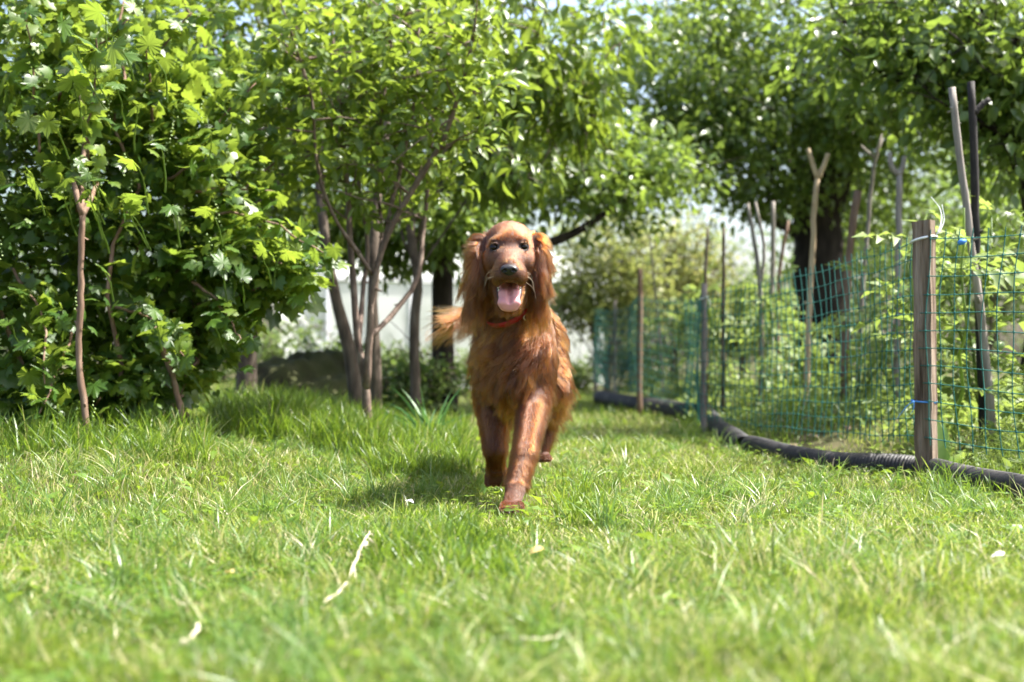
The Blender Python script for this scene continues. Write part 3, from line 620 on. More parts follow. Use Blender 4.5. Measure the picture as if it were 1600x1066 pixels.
# ------------------------------------------------------------------ drain pipes
def pipe(label, pts, r, period, solid_end=True):
    p = smooth_line(pts, 60); L = np.linalg.norm(np.diff(p, axis=0), axis=1).sum(); n = int(L / period * 4); p = smooth_line(pts, n)
    p[:, 2] += .006 * np.sin(np.arange(n) * .02)
    prof = np.tile([0, 1, 1, 0], n // 4 + 1)[:n]; rr = r * (.90 + .10 * prof)
    b = MB(); b.tube(p, rr, 16, False)
    b.tube(p[::4], r * .8, 10, False)      # inner wall, seen in the open end
    return tag(b.build('drain_pipe', M['pipe']), label, 'pipe', 'old pipes along the foot of the fence')
gp = lambda px, py, z=.037: (lambda Y: V((px - CX) / FPX * Y, Y, z + float(ground_z((px - CX) / FPX * Y, Y))))((CAM_H - z) * FPX / (py - HY))
pipe('black ribbed drain pipe lying across the foot of the near square post', [gp(1172, 694), gp(1200, 703), gp(1260, 715), gp(1330, 724), gp(1400, 729), V(1.50, 4.72, .03), gp(1490, 744), gp(1540, 754), gp(1600, 772), gp(1700, 815)], .046, .0135)
pipe('bent black ribbed pipe end behind the grey middle post', [gp(1163, 697, .02), gp(1145, 688, .025), gp(1128, 674, .035), gp(1112, 658, .04), gp(1100, 648, .04)], .055, .018)
pipe('thick dark pipe lying on the grass by the dark brown post', [gp(939, 624, .06), gp(965, 628, .06), gp(1000, 634, .055), gp(1040, 641, .05), gp(1088, 649, .05)], .075, .022)

# soil clods beside the pipe
def clods():
    for i in range(34):
        px, py = rng.uniform(1178, 1360), rng.uniform(674, 700); q = gp(px, py, 0.0); q[0] += .05; q[2] = ground_z(q[0], q[1])
        r = rng.uniform(.012, .035); b = MB(); u = nrm(rng.normal(0, 1, (40, 3)))
        lat = np.linspace(0, math.pi, 7); lon = np.linspace(0, 2*math.pi, 9)[:-1]
        A, O = np.meshgrid(lat, lon, indexing='ij'); n = np.stack([np.sin(A)*np.cos(O), np.sin(A)*np.sin(O), np.cos(A)*.6], -1)
        v = n * r * (1 + .25 * np.sin(n[..., :1]*7+i) + .12 * rng.normal(0, 1, n.shape[:2] + (1,)))
        ii = np.arange(6)[:, None]*8; j = np.arange(8)[None]; k = (j+1) % 8
        b.add(v.reshape(-1, 3) + q, None, np.stack([ii+j, ii+8+j, ii+8+k, ii+k], -1).reshape(-1, 4))
        tag(b.build('soil_clod', M['soil'], loc=q), 'dry brown crumbly clod of soil lying just behind the black ribbed pipe', 'clod', 'clods of soil along the pipe')
clods()

# ------------------------------------------------------------------ stakes in the bed
def stake(label, mat, Y, base, pts, r, prongs=()):
    b = P(base[0], base[1], Y); g = ground_z(b[0], Y); b[2] = g - .05
    root = empty('garden_stake', (b[0], Y, g), label, 'stake', 'stakes in the vegetable bed')
    q = [b] + [P(x, y, Y) for x, y in pts]; stem_obj(q, tuple(r) , M[mat], root, 'shaft', 18, 9, .05, 4)
    for pr in prongs: stem_obj([P(x, y, Y) for x, y in pr], (r[-1], r[-1] * .85, r[-1] * .75), M[mat], root, 'prong', 7, 8, .03)
stake('pale peeled stake with an even Y fork, tallest bright one behind the netting', 'pale_stick', 7.6, (1257, 640), [(1262, 560), (1265, 470), (1271, 380), (1272, 320), (1278, 278)], (.019, .019, .018, .017, .016, .017), [[(1278, 280), (1270, 258), (1262, 232)], [(1278, 280), (1286, 262), (1294, 240)]])
stake('short thick brown stake cut flat on top, leaning right', 'stick', 7.4, (1318, 620), [(1320, 540), (1326, 420), (1334, 340), (1341, 298)], (.022, .022, .022, .022, .023))
stake('thin grey brown stake with a crooked side twig', 'grey_stick', 7.9, (1338, 600), [(1345, 500), (1352, 400), (1360, 310), (1368, 245), (1380, 210)], (.015, .015, .015, .014, .013, .011), [[(1368, 247), (1356, 238), (1345, 228)]])
stake('grey stake with a hooked fork at the top', 'grey_stick', 7.0, (1401, 620), [(1402, 500), (1404, 400), (1405, 330), (1405, 272)], (.017, .018, .018, .018, .017), [[(1405, 274), (1394, 262), (1390, 238)], [(1405, 274), (1410, 262), (1413, 244)]])
stake('long light grey pole leaning left in front of the black stake', 'grey_stick', 5.15, (1553, 668), [(1540, 560), (1525, 440), (1510, 330), (1497, 220), (1487, 137)], (.019, .018, .0165, .0155, .015, .014))
stake('black charred stake with a short twig near its top', 'black_stick', 5.25, (1537, 668), [(1533, 560), (1527, 440), (1524, 330), (1521, 220), (1517, 128)], (.016, .016, .016, .016, .016, .015), [[(1521, 178), (1532, 166), (1546, 155)]])
stake('double grey stake with two crooked tops', 'grey_stick', 8.2, (1189, 630), [(1190, 520), (1188, 450), (1182, 400), (1176, 360), (1168, 318)], (.018, .018, .018, .015, .014, .012), [[(1188, 450), (1194, 390), (1180, 316)]])
stake('straight grey stake right of the double one', 'grey_stick', 8.8, (1204, 600), [(1205, 520), (1207, 420), (1208, 315)], (.016, .016, .016, .015))
stake('thin dark stake leaning right behind the straight grey one', 'stick', 9.2, (1213, 590), [(1216, 500), (1220, 410), (1232, 345)], (.014, .014, .013, .012))
stake('thin dark stick standing just behind the middle fence post', 'bark', 8.6, (1104, 600), [(1103, 500), (1103, 420), (1106, 357)], (.014, .014, .013, .009))
stake('thin dark stick between the middle fence post and the double stake', 'bark', 8.4, (1130, 622), [(1130, 520), (1130, 430), (1131, 356)], (.014, .014, .013, .010))
stake('very thin pale stick near the dark brown fence post', 'grey_stick', 10.5, (1038, 600), [(1030, 520), (1022, 440), (1015, 370)], (.010, .010, .009, .008))

# ------------------------------------------------------------------ plants in the bed
COMP = [compound(k) for k in range(3)]
def tomato(label, px, Y, h, nleaf, spread=.13, lean=0.0, fruit=None, group='tomato plants in the bed'):
    x = (px - CX) / FPX * Y; b0 = g0(x, Y); root = empty('tomato_plant', b0, label, 'tomato plant', group)
    cs = []
    for k in range(3):
        e = b0 + V(lean + rng.normal(0, spread), rng.normal(0, spread), h * rng.uniform(.8, 1.02)); p, r = limb(b0 + V(rng.normal(0, .02), 0, -.02), e, .009, .004, .12, 10)
        b = MB(); b.tube(p, r, 6); b.build('stem', M['tomato'], root); cs.append(p[2:])
    cs = np.vstack(cs); k = rng.integers(len(cs), size=nleaf); pos = cs[k]
    d = rng.normal(0, 1, (nleaf, 3)) * V(1, 1, .4) + V(0, -.15, .15); R = frames(d, V(0, -.1, 1) + rng.normal(0, .3, (nleaf, 3)))
    sz = rng.uniform(.13, .24, nleaf)
    leaf_objects(root, leaf_meshes('tomato', lambda k: compound(k), M['tomato'], 5), pos, R, sz)
    for f in fruit or ():
        q = P(*f); b = MB(); lat = np.linspace(0, math.pi, 12); lon = np.linspace(0, 2*math.pi, 17)[:-1]; A, O = np.meshgrid(lat, lon, indexing='ij')
        v = .022 * np.stack([np.sin(A)*np.cos(O), np.sin(A)*np.sin(O), np.cos(A)*.88], -1); ii = np.arange(11)[:, None]*16; j = np.arange(16)[None]; kk = (j+1) % 16
        b.add(v.reshape(-1, 3) + q, None, np.stack([ii+j, ii+16+j, ii+16+kk, ii+kk], -1).reshape(-1, 4)); b.build('tomato', M['fruit'], root)
        b = MB(); b.tube([q + V(0, 0, .018), q + V(.0, 0, .04), q + V(-.02, .02, .06)], .002, 4); b.build('fruit_stalk', M['tomato'], root)
tomato('tall tomato plant with a green tomato, by the black stake at the right edge', 1545, 5.35, .95, 62, .13, .02, [(1561, 540, 5.2), (1478, 415, 5.2)])
tomato('slender tomato plant right behind the near square post', 1480, 5.1, .98, 30, .06, -.02)
tomato('tomato plant at the extreme right edge behind the netting', 1610, 5.0, .8, 44, .14)
tomato('tomato plant beside the hooked grey stake', 1410, 7.0, .78, 40)
tomato('leafy tomato plant under the pale peeled stake', 1275, 7.7, .5, 28)
tomato('tomato plant at the foot of the short thick brown stake', 1340, 7.4, .5, 30)
tomato('tomato plant around the double grey stake', 1190, 8.3, .85, 52)
tomato('low tomato plant between the pale stake and the double stake', 1235, 8.6, .7, 46)
tomato('tomato plant behind the middle fence post', 1115, 8.8, .85, 52)
tomato('far tomato plant between the middle and the dark brown post', 1060, 10, .85, 52)
tomato('farthest tomato plant by the dark brown post', 1020, 11, .75, 44)
tomato('tomato plant in the second row behind the short brown stake', 1360, 9.4, .75, 36)
tomato('tomato plant in the second row behind the hooked stake', 1450, 8.8, .75, 36)

def weeds():
    b = MB(); n = 2600
    Y = rng.uniform(4.2, 11, n); x = fence_x(Y) + .12 + rng.random(n) ** 1.2 * 3.0; z = ground_z(x, Y)
    h = .05 + .22 * rng.random(n) ** 2 * sm((x - fence_x(Y)) / .8)
    c = np.stack([x, Y, z + h * .6], 1); keep = (wob(x, Y, 3.1) > -.35) & (np.hypot((x - 1.42) / .26, (Y - 6.0) / .9) > 1); c = c[keep]
    pos, R, sz = crown_leaves(c, 7, .09, .045, .1, .6); pos[:, 2] = np.maximum(pos[:, 2], ground_z(pos[:, 0], pos[:, 1]) + .005)
    scatter(b, OVS, pos, R, sz, rng.random(len(pos)))
    tag(b.build('bed_weeds', M['tomato']), 'low green weeds covering the vegetable bed', kind='stuff')
weeds()
def dill():
    b = MB(); n = 420
    for i in range(n):
        t = rng.random(); Y = rng.uniform(3.7, 4.9); x = fence_x(Y) + .04 + rng.random() * .55; z = float(ground_z(x, Y)); h = rng.uniform(.07, .20)
        a = V(x, Y, z); e = a + V(rng.normal(0, .03), rng.normal(0, .03), h); p, r = limb(a, e, .0012, .0008, .1, 5); b.tube(p, r, 3, False, .3)
        for k in range(16):
            q = p[1] + (p[-1] - p[1]) * rng.random(); d = nrm(rng.normal(0, 1, 3) + V(0, 0, .3)); L = rng.uniform(.015, .05); s = nrm(np.cross(d, rng.normal(0, 1, 3))) * .0009
            b.add([q - s, q + s, q + d * L], [[0, 1, 2]], None, rng.random())
    tag(b.build('dill', M['tomato']), 'feathery dill growing inside the netting', kind='stuff')
dill()

#DOG0
# ------------------------------------------------------------------ the dog
def rot_to(d, up=(0, 0, 1)):
    z = nrm(np.asarray(d, float)); x = nrm(np.cross(up, z)); return np.stack([x, np.cross(z, x), z], 1)
class SDF:
    """distance field on a grid with uneven spacing, turned into one continuous surface"""
    def __init__(s, ax):
        s.ax = ax; s.F = np.full([len(a) for a in ax], .07, np.float32); s.prims = []
    def _box(s, lo, hi):
        sl = [slice(max(0, np.searchsorted(a, l) - 1), min(len(a), np.searchsorted(a, h) + 1)) for a, l, h in zip(s.ax, lo, hi)]
        g = np.meshgrid(*[a[q] for a, q in zip(s.ax, sl)], indexing='ij')
        return tuple(sl), np.stack(g, -1).astype(np.float32)
    @staticmethod
    def d_cap(p, a, b, ra, rb):
        ba = b - a; t = np.clip(((p - a) @ ba) / (ba @ ba), 0, 1); return np.linalg.norm(p - a - t[..., None] * ba, axis=-1) - (ra + (rb - ra) * t)
    @staticmethod
    def d_ell(p, c, r, R):
        q = (p - c) @ R if R is not None else p - c
        k0 = np.linalg.norm(q / r, axis=-1); k1 = np.linalg.norm(q / (r * r), axis=-1) + 1e-9; return k0 * (k0 - 1) / k1
    def _mix(s, lo, hi, f, k, sub, reg):
        m = .075 + k; sl, p = s._box(lo - m, hi + m)
        if 0 in p.shape: return
        d = f(p); A = s.F[sl]
        if sub:
            h = np.clip(.5 - .5 * (A + d) / k, 0, 1); s.F[sl] = A + (-d - A) * h + k * h * (1 - h)
        else:
            h = np.clip(.5 + .5 * (A - d) / k, 0, 1); s.F[sl] = A * (1 - h) + d * h - k * h * (1 - h)
        s.prims.append((f, reg, sub, lo, hi))
    def cap(s, a, b, ra, rb, k=.02, reg=0, sub=False):
        a, b = np.asarray(a, float), np.asarray(b, float); r = max(ra, rb)
        s._mix(np.minimum(a, b) - r, np.maximum(a, b) + r, lambda p: s.d_cap(p, a, b, ra, rb), k, sub, reg)
    def ell(s, c, r, R=None, k=.02, reg=0, sub=False):
        c, r = np.asarray(c, float), np.asarray(r, float); m = max(r)
        s._mix(c - m, c + m, lambda p: s.d_ell(p, c, r, R), k, sub, reg)
    def surface(s):
        F = s.F; nx, ny, nz = F.shape; ins = F < 0
        cs = [(i, j, k) for i in (0, 1) for j in (0, 1) for k in (0, 1)]
        sub = lambda A, c: A[c[0]:nx-1+c[0], c[1]:ny-1+c[1], c[2]:nz-1+c[2]]
        cnt = sum(sub(ins, c).astype(np.int8) for c in cs); act = (cnt > 0) & (cnt < 8); I = np.argwhere(act); idx = np.full(act.shape, -1, np.int64); idx[act] = np.arange(len(I))
        val = np.stack([F[I[:, 0]+c[0], I[:, 1]+c[1], I[:, 2]+c[2]] for c in cs], 1)
        acc = np.zeros((len(I), 3)); num = np.zeros(len(I))
        for a in range(8):
            for b in range(a + 1, 8):
                d = np.abs(np.array(cs[a]) - cs[b])
                if d.sum() != 1: continue
                va, vb = val[:, a], val[:, b]; cr = (va < 0) != (vb < 0); t = np.where(cr, va / np.where(cr, va - vb, 1), 0)
                acc += np.where(cr[:, None], np.array(cs[a]) + t[:, None] * (np.array(cs[b]) - cs[a]), 0); num += cr
        fr = acc / num[:, None]
        v = np.stack([s.ax[q][I[:, q]] * (1 - fr[:, q]) + s.ax[q][I[:, q] + 1] * fr[:, q] for q in range(3)], 1)
        quads = []
        for q in range(3):
            o = [a for a in range(3) if a != q]
            sl0 = [slice(1, -1)] * 3; sl0[q] = slice(0, -1); sl1 = list(sl0); sl1[q] = slice(1, None)
            a, b = ins[tuple(sl0)], ins[tuple(sl1)]
            E = np.argwhere(a != b); off = np.ones(3, int); off[q] = 0; E = E + off
            flip = ins[E[:, 0], E[:, 1], E[:, 2]]
            e1 = np.zeros(3, int); e1[o[0]] = 1; e2 = np.zeros(3, int); e2[o[1]] = 1
            g = lambda X: idx[X[:, 0], X[:, 1], X[:, 2]]
            qd = np.stack([g(E - e1 - e2), g(E - e2), g(E), g(E - e1)], 1)
            if q == 1: flip = ~flip
            qd[~flip] = qd[~flip][:, ::-1]; quads.append(qd)
        qd = np.vstack(quads); return v, qd[(qd >= 0).all(1)]
    def regions(s, v):
        best = np.full(len(v), 9.0); reg = np.zeros(len(v), int); subd = np.full(len(v), 9.0)
        for f, r, sub, lo, hi in s.prims:
            near = ((v > lo - .06) & (v < hi + .06)).all(1)
            if not near.any(): continue
            d = f(v[near])
            if sub: subd[near] = np.minimum(subd[near], np.abs(d))
            else:
                b = best[near]; w = d < b; rr = reg[near]; rr[w] = r; b[w] = d[w]; best[near] = b; reg[near] = rr
        return reg, subd

HEAD, EAR, NECK, TRUNK, UPLEG, LOLEG, PAW, TAIL, JAW, THIGH = range(10)
HO = V(-.008, 3.70, .762)                       # between the eyes
def hair_mat():
    m = bpy.data.materials.new('red_coat'); m.use_nodes = True; N = m.node_tree.nodes; L = m.node_tree.links; N.remove(N['Principled BSDF'])
    h = N.new('ShaderNodeBsdfHairPrincipled'); h.parametrization = 'COLOR'
    at = N.new('ShaderNodeAttribute'); at.attribute_name = 'tint'
    r = ramp(N, [(0, (.022, .0050, .0010)), (.5, (.078, .0165, .0013)), (1, (.27, .075, .007))]); L.new(at.outputs['Fac'], r.inputs['Fac']); L.new(r.outputs['Color'], h.inputs['Color'])
    h.inputs['Roughness'].default_value = .26; h.inputs['Radial Roughness'].default_value = .35
    for nm, v in (('Coat', .0), ('Random Roughness', .2)):
        if nm in h.inputs: h.inputs[nm].default_value = v
    L.new(h.outputs[0], N['Material Output'].inputs['Surface']); return m
def skin_mat():
    m, N, L, b = new_mat('dog_skin'); at = N.new('ShaderNodeAttribute'); at.attribute_name = 'tint'
    r = ramp(N, [(0, (.06, .014, .003)), (.40, (.06, .014, .003)), (.5, (.018, .010, .008)), (.62, (.018, .010, .008)), (1, (.10, .028, .028))]); L.new(at.outputs['Fac'], r.inputs['Fac']); L.new(r.outputs['Color'], b.inputs['Base Color']); b.inputs['Roughness'].default_value = .65
    return m
def plain(name, c, rough, spec=.5, sss=0):
    m, N, L, b = new_mat(name); b.inputs['Base Color'].default_value = (*c, 1); b.inputs['Roughness'].default_value = rough; b.inputs['Specular IOR Level'].default_value = spec
    if sss: b.inputs['Subsurface Weight'].default_value = sss; b.inputs['Subsurface Radius'].default_value = (.01, .004, .003)
    no = N.new('ShaderNodeTexNoise'); no.inputs['Scale'].default_value = 350; bp = N.new('ShaderNodeBump'); bp.inputs['Strength'].default_value = .25; bp.inputs['Distance'].default_value = .001
    L.new(no.outputs['Fac'], bp.inputs['Height'])
    if rough > .2: L.new(bp.outputs[0], b.inputs['Normal'])
    return m
MH, MS = hair_mat(), skin_mat()
M['nose'] = plain('wet_nose', (.012, .010, .010), .38, .5); M['tongue'] = plain('tongue', (.62, .27, .27), .38, .5, .25); M['eye'] = plain('dark_eye', (.010, .005, .003), .09, .3)
M['tooth'] = plain('tooth', (.72, .68, .58), .3, .5); M['gum'] = plain('gum', (.05, .025, .025), .35, .5); M['collar'] = plain('red_collar', (.30, .008, .012), .55, .4); M['metal'] = plain('steel_ring', (.7, .7, .7), .25, .5); M['metal'].node_tree.nodes['Principled BSDF'].inputs['Metallic'].default_value = 1
M['whisker'] = plain('whisker', (.75, .6, .45), .4); M['claw'] = plain('claw', (.03, .022, .018), .4)

def h_(x, y, z):                                # head coordinates, turned a little and tipped down
    a = .055; return HO + V(x * math.cos(a) - z * math.sin(a) * .0 + .0, y, z + x * .02)
def dog():
    root = empty('dog', (0.03, 4.1, 0), 'long-haired red brown dog trotting towards the camera with its tongue out', 'dog')
    fine = np.r_[np.arange(-.34, -.165, .008), np.arange(-.165, .165, .0035), np.arange(.165, .27, .008)]
    S = SDF([fine, np.r_[np.arange(3.50, 3.86, .0036), np.arange(3.86, 5.1, .008)], np.r_[np.arange(-.01, .10, .004), np.arange(.10, .55, .0065), np.arange(.55, .88, .0034)]])
    c, e = S.cap, S.ell
    # trunk
    e((.014, 4.02, .475), (.101, .20, .160), k=.05, reg=TRUNK); e((.030, 4.22, .485), (.106, .26, .150), k=.05, reg=TRUNK)
    e((.058, 4.46, .515), (.090, .22, .112), k=.05, reg=TRUNK); e((.072, 4.63, .525), (.095, .14, .120), k=.05, reg=THIGH)
    e((0, 3.885, .45), (.065, .06, .09), k=.05, reg=TRUNK); e((.002, 4.0, .355), (.06, .13, .06), k=.05, reg=TRUNK)
    c((-.01, 3.83, .70), (.005, 4.0, .55), .068, .105, .05, NECK); c((0, 3.80, .67), (0, 3.9, .50), .055, .075, .05, NECK); c((.01, 3.9, .62), (.03, 4.2, .585), .07, .055, .06, NECK)
    for s in (-1, 1): e((.014 + s * .069, 3.97, .46), (.048, .085, .12), k=.04, reg=TRUNK)
    # reaching left fore leg
    c((.078, 3.96, .44), (.072, 3.93, .33), .056, .050, .03, UPLEG); c((.072, 3.93, .33), (.036, 3.745, .165), .043, .0275, .02, LOLEG); c((.036, 3.745, .165), (.010, 3.675, .07), .028, .0245, .012, LOLEG)
    c((.010, 3.675, .07), (.000, 3.64, .032), .027, .026, .012, PAW)
    def paw(x, y, z, dy, dz=0):
        for i, t in enumerate((-1.5, -.5, .5, 1.5)):
            L = .036 if abs(t) < 1 else .027; c((x + t * .0125, y, z + .003), (x + t * .0165, y + dy * L, z - .008 + dz), .0140, .0125, .0025, PAW)
        e((x, y, z - .004), (.025, .026, .016), k=.01, reg=PAW)
    paw(.0, 3.62, .026, -1)
    # folded right fore leg
    c((-.072, 4.0, .44), (-.068, 4.04, .32), .056, .046, .03, UPLEG); c((-.068, 4.04, .32), (-.052, 3.985, .165), .044, .029, .02, LOLEG); c((-.052, 3.985, .165), (-.050, 4.03, .105), .027, .0235, .012, LOLEG); paw(-.05, 4.04, .092, .35, -.034)
    # hind legs
    c((.112, 4.62, .50), (.146, 4.50, .345), .080, .056, .04, THIGH); c((.146, 4.50, .345), (.140, 4.77, .205), .052, .032, .025, THIGH); c((.140, 4.77, .205), (.112, 4.73, .095), .029, .025, .012, LOLEG); paw(.110, 4.715, .078, -.8, .004)
    c((.02, 4.60, .48), (-.015, 4.42, .335), .078, .052, .04, THIGH); c((-.015, 4.42, .335), (-.042, 4.52, .175), .045, .025, .025, THIGH); c((-.042, 4.52, .175), (-.045, 4.44, .055), .023, .021, .012, LOLEG); paw(-.045, 4.42, .04, -1)
    # tail
    tp = [(.085, 4.74, .60), (.03, 4.84, .625), (-.07, 4.90, .625), (-.17, 4.88, .60), (-.25, 4.82, .575)]
    for i in range(4): c(tp[i], tp[i+1], .026 - .005 * i, .022 - .005 * i, .02, TAIL)
    # head
    e(h_(0, .065, .020), (.066, .085, .060), k=.02, reg=HEAD); e(h_(0, .125, .0), (.058, .06, .062), k=.03, reg=HEAD)
    e(h_(0, .0, .012), (.050, .035, .034), k=.02, reg=HEAD)
    for s in (-1, 1):
        e(h_(s * .032, -.010, .020), (.024, .022, .0135), k=.010, reg=HEAD)
        e(h_(s * .047, .035, -.035), (.030, .055, .050), k=.025, reg=HEAD)
        e(h_(s * .028, -.012, -.030), (.024, .035, .026), k=.02, reg=HEAD)
        e(h_(s * .027, -.074, -.085), (.0245, .044, .031), k=.012, reg=HEAD)        # flews
        c(h_(s * .044, .02, -.075), h_(s * .036, -.03, -.088), .018, .012, .015, HEAD)
    c(h_(0, .0, -.030), h_(0, -.098, -.074), .047, .035, .02, HEAD); e(h_(0, -.055, -.050), (.030, .07, .020), k=.015, reg=HEAD)
    e(h_(0, -.115, -.074), (.026, .018, .022), k=.012, reg=HEAD)
    # lower jaw, dropped open
    for s in (-1, 1): c(h_(s * .036, .045, -.085), h_(s * .022, -.035, -.158), .022, .0135, .015, JAW)
    c(h_(-.018, -.040, -.164), h_(.018, -.040, -.164), .013, .013, .012, JAW); e(h_(0, .01, -.150), (.030, .045, .018), rot_to((0, -.6, -.8)) if 0 else None, .015, JAW)
    # mouth, eye sockets
    e(h_(0, -.055, -.122), (.029, .070, .028), k=.006, sub=True); e(h_(0, -.01, -.115), (.028, .05, .030), k=.006, sub=True)
    for s in (-1, 1): e(h_(s * .0445, -.030, .000), (.0125, .016, .0085), k=.005, sub=True)
    for s in (-1, 1):
        up_ = [h_(s * .0310, -.0310, .0035), h_(s * .0370, -.0350, .0118), h_(s * .0470, -.0350, .0126), h_(s * .0565, -.0260, .0040)]
        lo_ = [h_(s * .0310, -.0310, .0010), h_(s * .0370, -.0345, -.0095), h_(s * .0470, -.0335, -.0105), h_(s * .0565, -.0260, .0010)]
        for q in (up_, lo_):
            for i in range(3): c(q[i], q[i+1], .0027, .0027, .003, HEAD)
    # ears: long flaps hung from behind the eyes, flung out a little by the trot
    for s, tipx, tipz, ty in ((-1, -.098, -.140, .06), (1, .086, -.150, .06)):
        q = [h_(s * .056, .078, .030), h_(s * .078, .070, .028), h_(s * .090, .062, -.015), h_((s * .098 + tipx) / 2, .055, -.085), h_(tipx, ty, tipz)]
        for i in range(4): c(q[i], q[i+1], (.018, .018, .020, .021)[i], (.018, .020, .021, .015)[i], .012, EAR)
        e((q[2] + q[3]) / 2, (.016, .048, .075), k=.012, reg=EAR)
    v, f = S.surface()
    # one light smoothing pass
    ed = np.vstack([f[:, [0, 1]], f[:, [1, 2]], f[:, [2, 3]], f[:, [3, 0]]])
    for _ in range(3):
        acc = np.zeros_like(v); n = np.zeros(len(v)); np.add.at(acc, ed[:, 0], v[ed[:, 1]]); np.add.at(acc, ed[:, 1], v[ed[:, 0]]); np.add.at(n, ed[:, 0], 1); np.add.at(n, ed[:, 1], 1)
        v = .5 * v + .5 * acc / n[:, None]
    reg, subd = S.regions(v)
    inmouth = (np.abs(((v - h_(0, -.05, -.12)) / V(.034, .078, .034))) ** 2).sum(1) < 1.15
    inmouth &= subd < .006
    eyes = np.minimum(*[np.linalg.norm((v - h_(s * .0440, -.026, 0)) / V(1, 1, .72), axis=1) for s in (-1, 1)])
    b = MB(); b.add(v, None, f, np.where(inmouth, 1.0, np.where(eyes < .0205, .56, 0))); body = b.build('body', MS, root)
    # --- coat
    vn = np.zeros_like(v); fn = np.cross(v[f[:, 2]] - v[f[:, 0]], v[f[:, 3]] - v[f[:, 1]]); 
    for k in range(4): np.add.at(vn, f[:, k], fn)
    vn = nrm(vn); area = np.linalg.norm(fn, axis=1) / 2; fc = v[f].mean(1); fr = reg[f[:, 0]]
    dens = np.select([fr == HEAD, fr == JAW, fr == EAR, fr == PAW, fr == LOLEG, fr == TAIL], [8.0, 5.0, 2.4, 9.0, 4.5, 1.6], 1.0)
    view = nrm(V(0, 0, CAM_H) - fc); facing = (nrm(fn) * view).sum(1); dens = dens * np.where(facing < -.35, .35, 1) * np.where(fc[:, 1] > 4.35, .6, 1)
    NH = 190000
    pr = area * dens; k = rng.choice(len(f), NH, p=pr / pr.sum()); uu, ww = rng.random(NH), rng.random(NH)
    bw = np.stack([(1-uu)*(1-ww), uu*(1-ww), uu*ww, (1-uu)*ww], 1); p = (v[f[k]] * bw[..., None]).sum(1); n = nrm((vn[f[k]] * bw[..., None]).sum(1)); rg = reg[f[k, 0]]
    el, er = h_(-.0440, -.026, 0), h_(.0440, -.026, 0); nose = h_(0, -.128, -.073)
    de = np.minimum(np.linalg.norm((p - el) / V(1, 1, .72), axis=1), np.linalg.norm((p - er) / V(1, 1, .72), axis=1)); dn = np.linalg.norm((p - nose) / V(1.15, 1, 1), axis=1)
    im = (inmouth[f[k]]).any(1); ok = (de > .0145) & (dn > .0215) & ~im
    p, n, rg = p[ok], n[ok], rg[ok]; de = de[ok]; N = len(p); hp = p - HO
    L = np.zeros(N); fl = np.zeros((N, 3)); ang = np.full(N, .45); droop = np.zeros((N, 3)); thick = np.full(N, .00030); jit = np.full(N, .25)
    def setr(m, length, flow, a, dr=(0, 0, 0), th=.0003, j=.25):
        L[m] = length[m] if isinstance(length, np.ndarray) else length; fl[m] = flow[m] if isinstance(flow, np.ndarray) and flow.ndim == 2 else flow; ang[m] = a; droop[m] = dr; thick[m] = th; jit[m] = j
    setr(rg == TRUNK, .042, (-.1, .55, -.8), .20, (-.25, .1, -.35), .00034, .35); setr(rg == NECK, .046, (-.15, .35, -1), .28, (-.25, 0, -.5), .00034, .35)
    chest = ((rg == TRUNK) | (rg == NECK)) & (n[:, 1] < -.15) & (p[:, 1] < 4.05); setr(chest, .045 + .02 * rng.random(N), (-.5, .1, -1), .27, (-.5, 0, -.25), .00036, .65)
    belly = (rg == TRUNK) & ((n[:, 2] < -.35) | (p[:, 2] < .38)); setr(belly, .060, (-.25, .25, -1), .5, (-.2, .1, -.6), .00036, .4)
    setr(rg == UPLEG, .042, (.0, .4, -1), .22, (-.1, .1, -.3), .00034, .3); setr(rg == LOLEG, .024, (0, .35, -1), .15, (0, 0, -.05), .0003, .20)
    fe = ((rg == LOLEG) | (rg == UPLEG)) & (n[:, 1] > .15) & (p[:, 2] > .12); setr(fe, .065, (.1, .8, -.7), .6, (.1, .1, -.6), .00034, .4)
    fo = (rg == LOLEG) & (np.abs(n[:, 0]) > .75) & (p[:, 1] < 4.1); setr(fo, .036, (0, .8, -1), .30, (0, 0, -.3), .0003, .3)
    setr(rg == THIGH, .045, (.05, .6, -1), .42, (0, .2, -.4), .00036, .35); setr((rg == THIGH) & (n[:, 1] > .1) & (p[:, 2] < .45), .085, (.1, .9, -.9), .6, (.1, .1, -.5), .00036, .4)
    setr((rg == THIGH) & (n[:, 1] < -.2) & (p[:, 2] < .42), .045, (.15, -.1, -1), .45, (.15, 0, -.4), .00036, .35)
    setr(rg == PAW, .012, (0, -.6, -.8), .2, (0, 0, 0), .00026, .25); setr(rg == JAW, .012, (0, .8, -.4), .3, (0, 0, 0), .00026, .3); setr((rg == JAW) & (n[:, 2] < -.25), .036, (0, .5, -1), .5, (0, 0, -.3), .0003, .35)
    setr(rg == TAIL, .10 + .05 * rng.random(N), (-.8, -.1, -.7), .6, (-.45, 0, -.45), .0004, .45)
    # head: short and sleek, running back from the nose, silky on the crown
    hm = rg == HEAD; front = sm((.03 - hp[:, 1]) / .08); back = sm((hp[:, 1] - .0) / .06) * sm((hp[:, 2] + .02) / .05)
    fl[hm] = np.stack([hp[hm, 0] * 6, np.full(hm.sum(), 1.0), 1.05 * sm((hp[hm, 2] + .075) / .07) - .6], 1); L[hm] = (.0105 + .010 * (1 - front) + .014 * back)[hm]; ang[hm] = .22; thick[hm] = .00024; jit[hm] = .18
    flew = hm & (hp[:, 2] < -.07); fl[flew] = (0, .5, -1); L[flew] = .009
    ck = hm & (np.abs(hp[:, 0]) > .045) & (hp[:, 2] < 0) & (hp[:, 1] > -.0); fl[ck] = (0, .6, -1); L[ck] = .016
    sgn = np.sign(hp[:, 0])
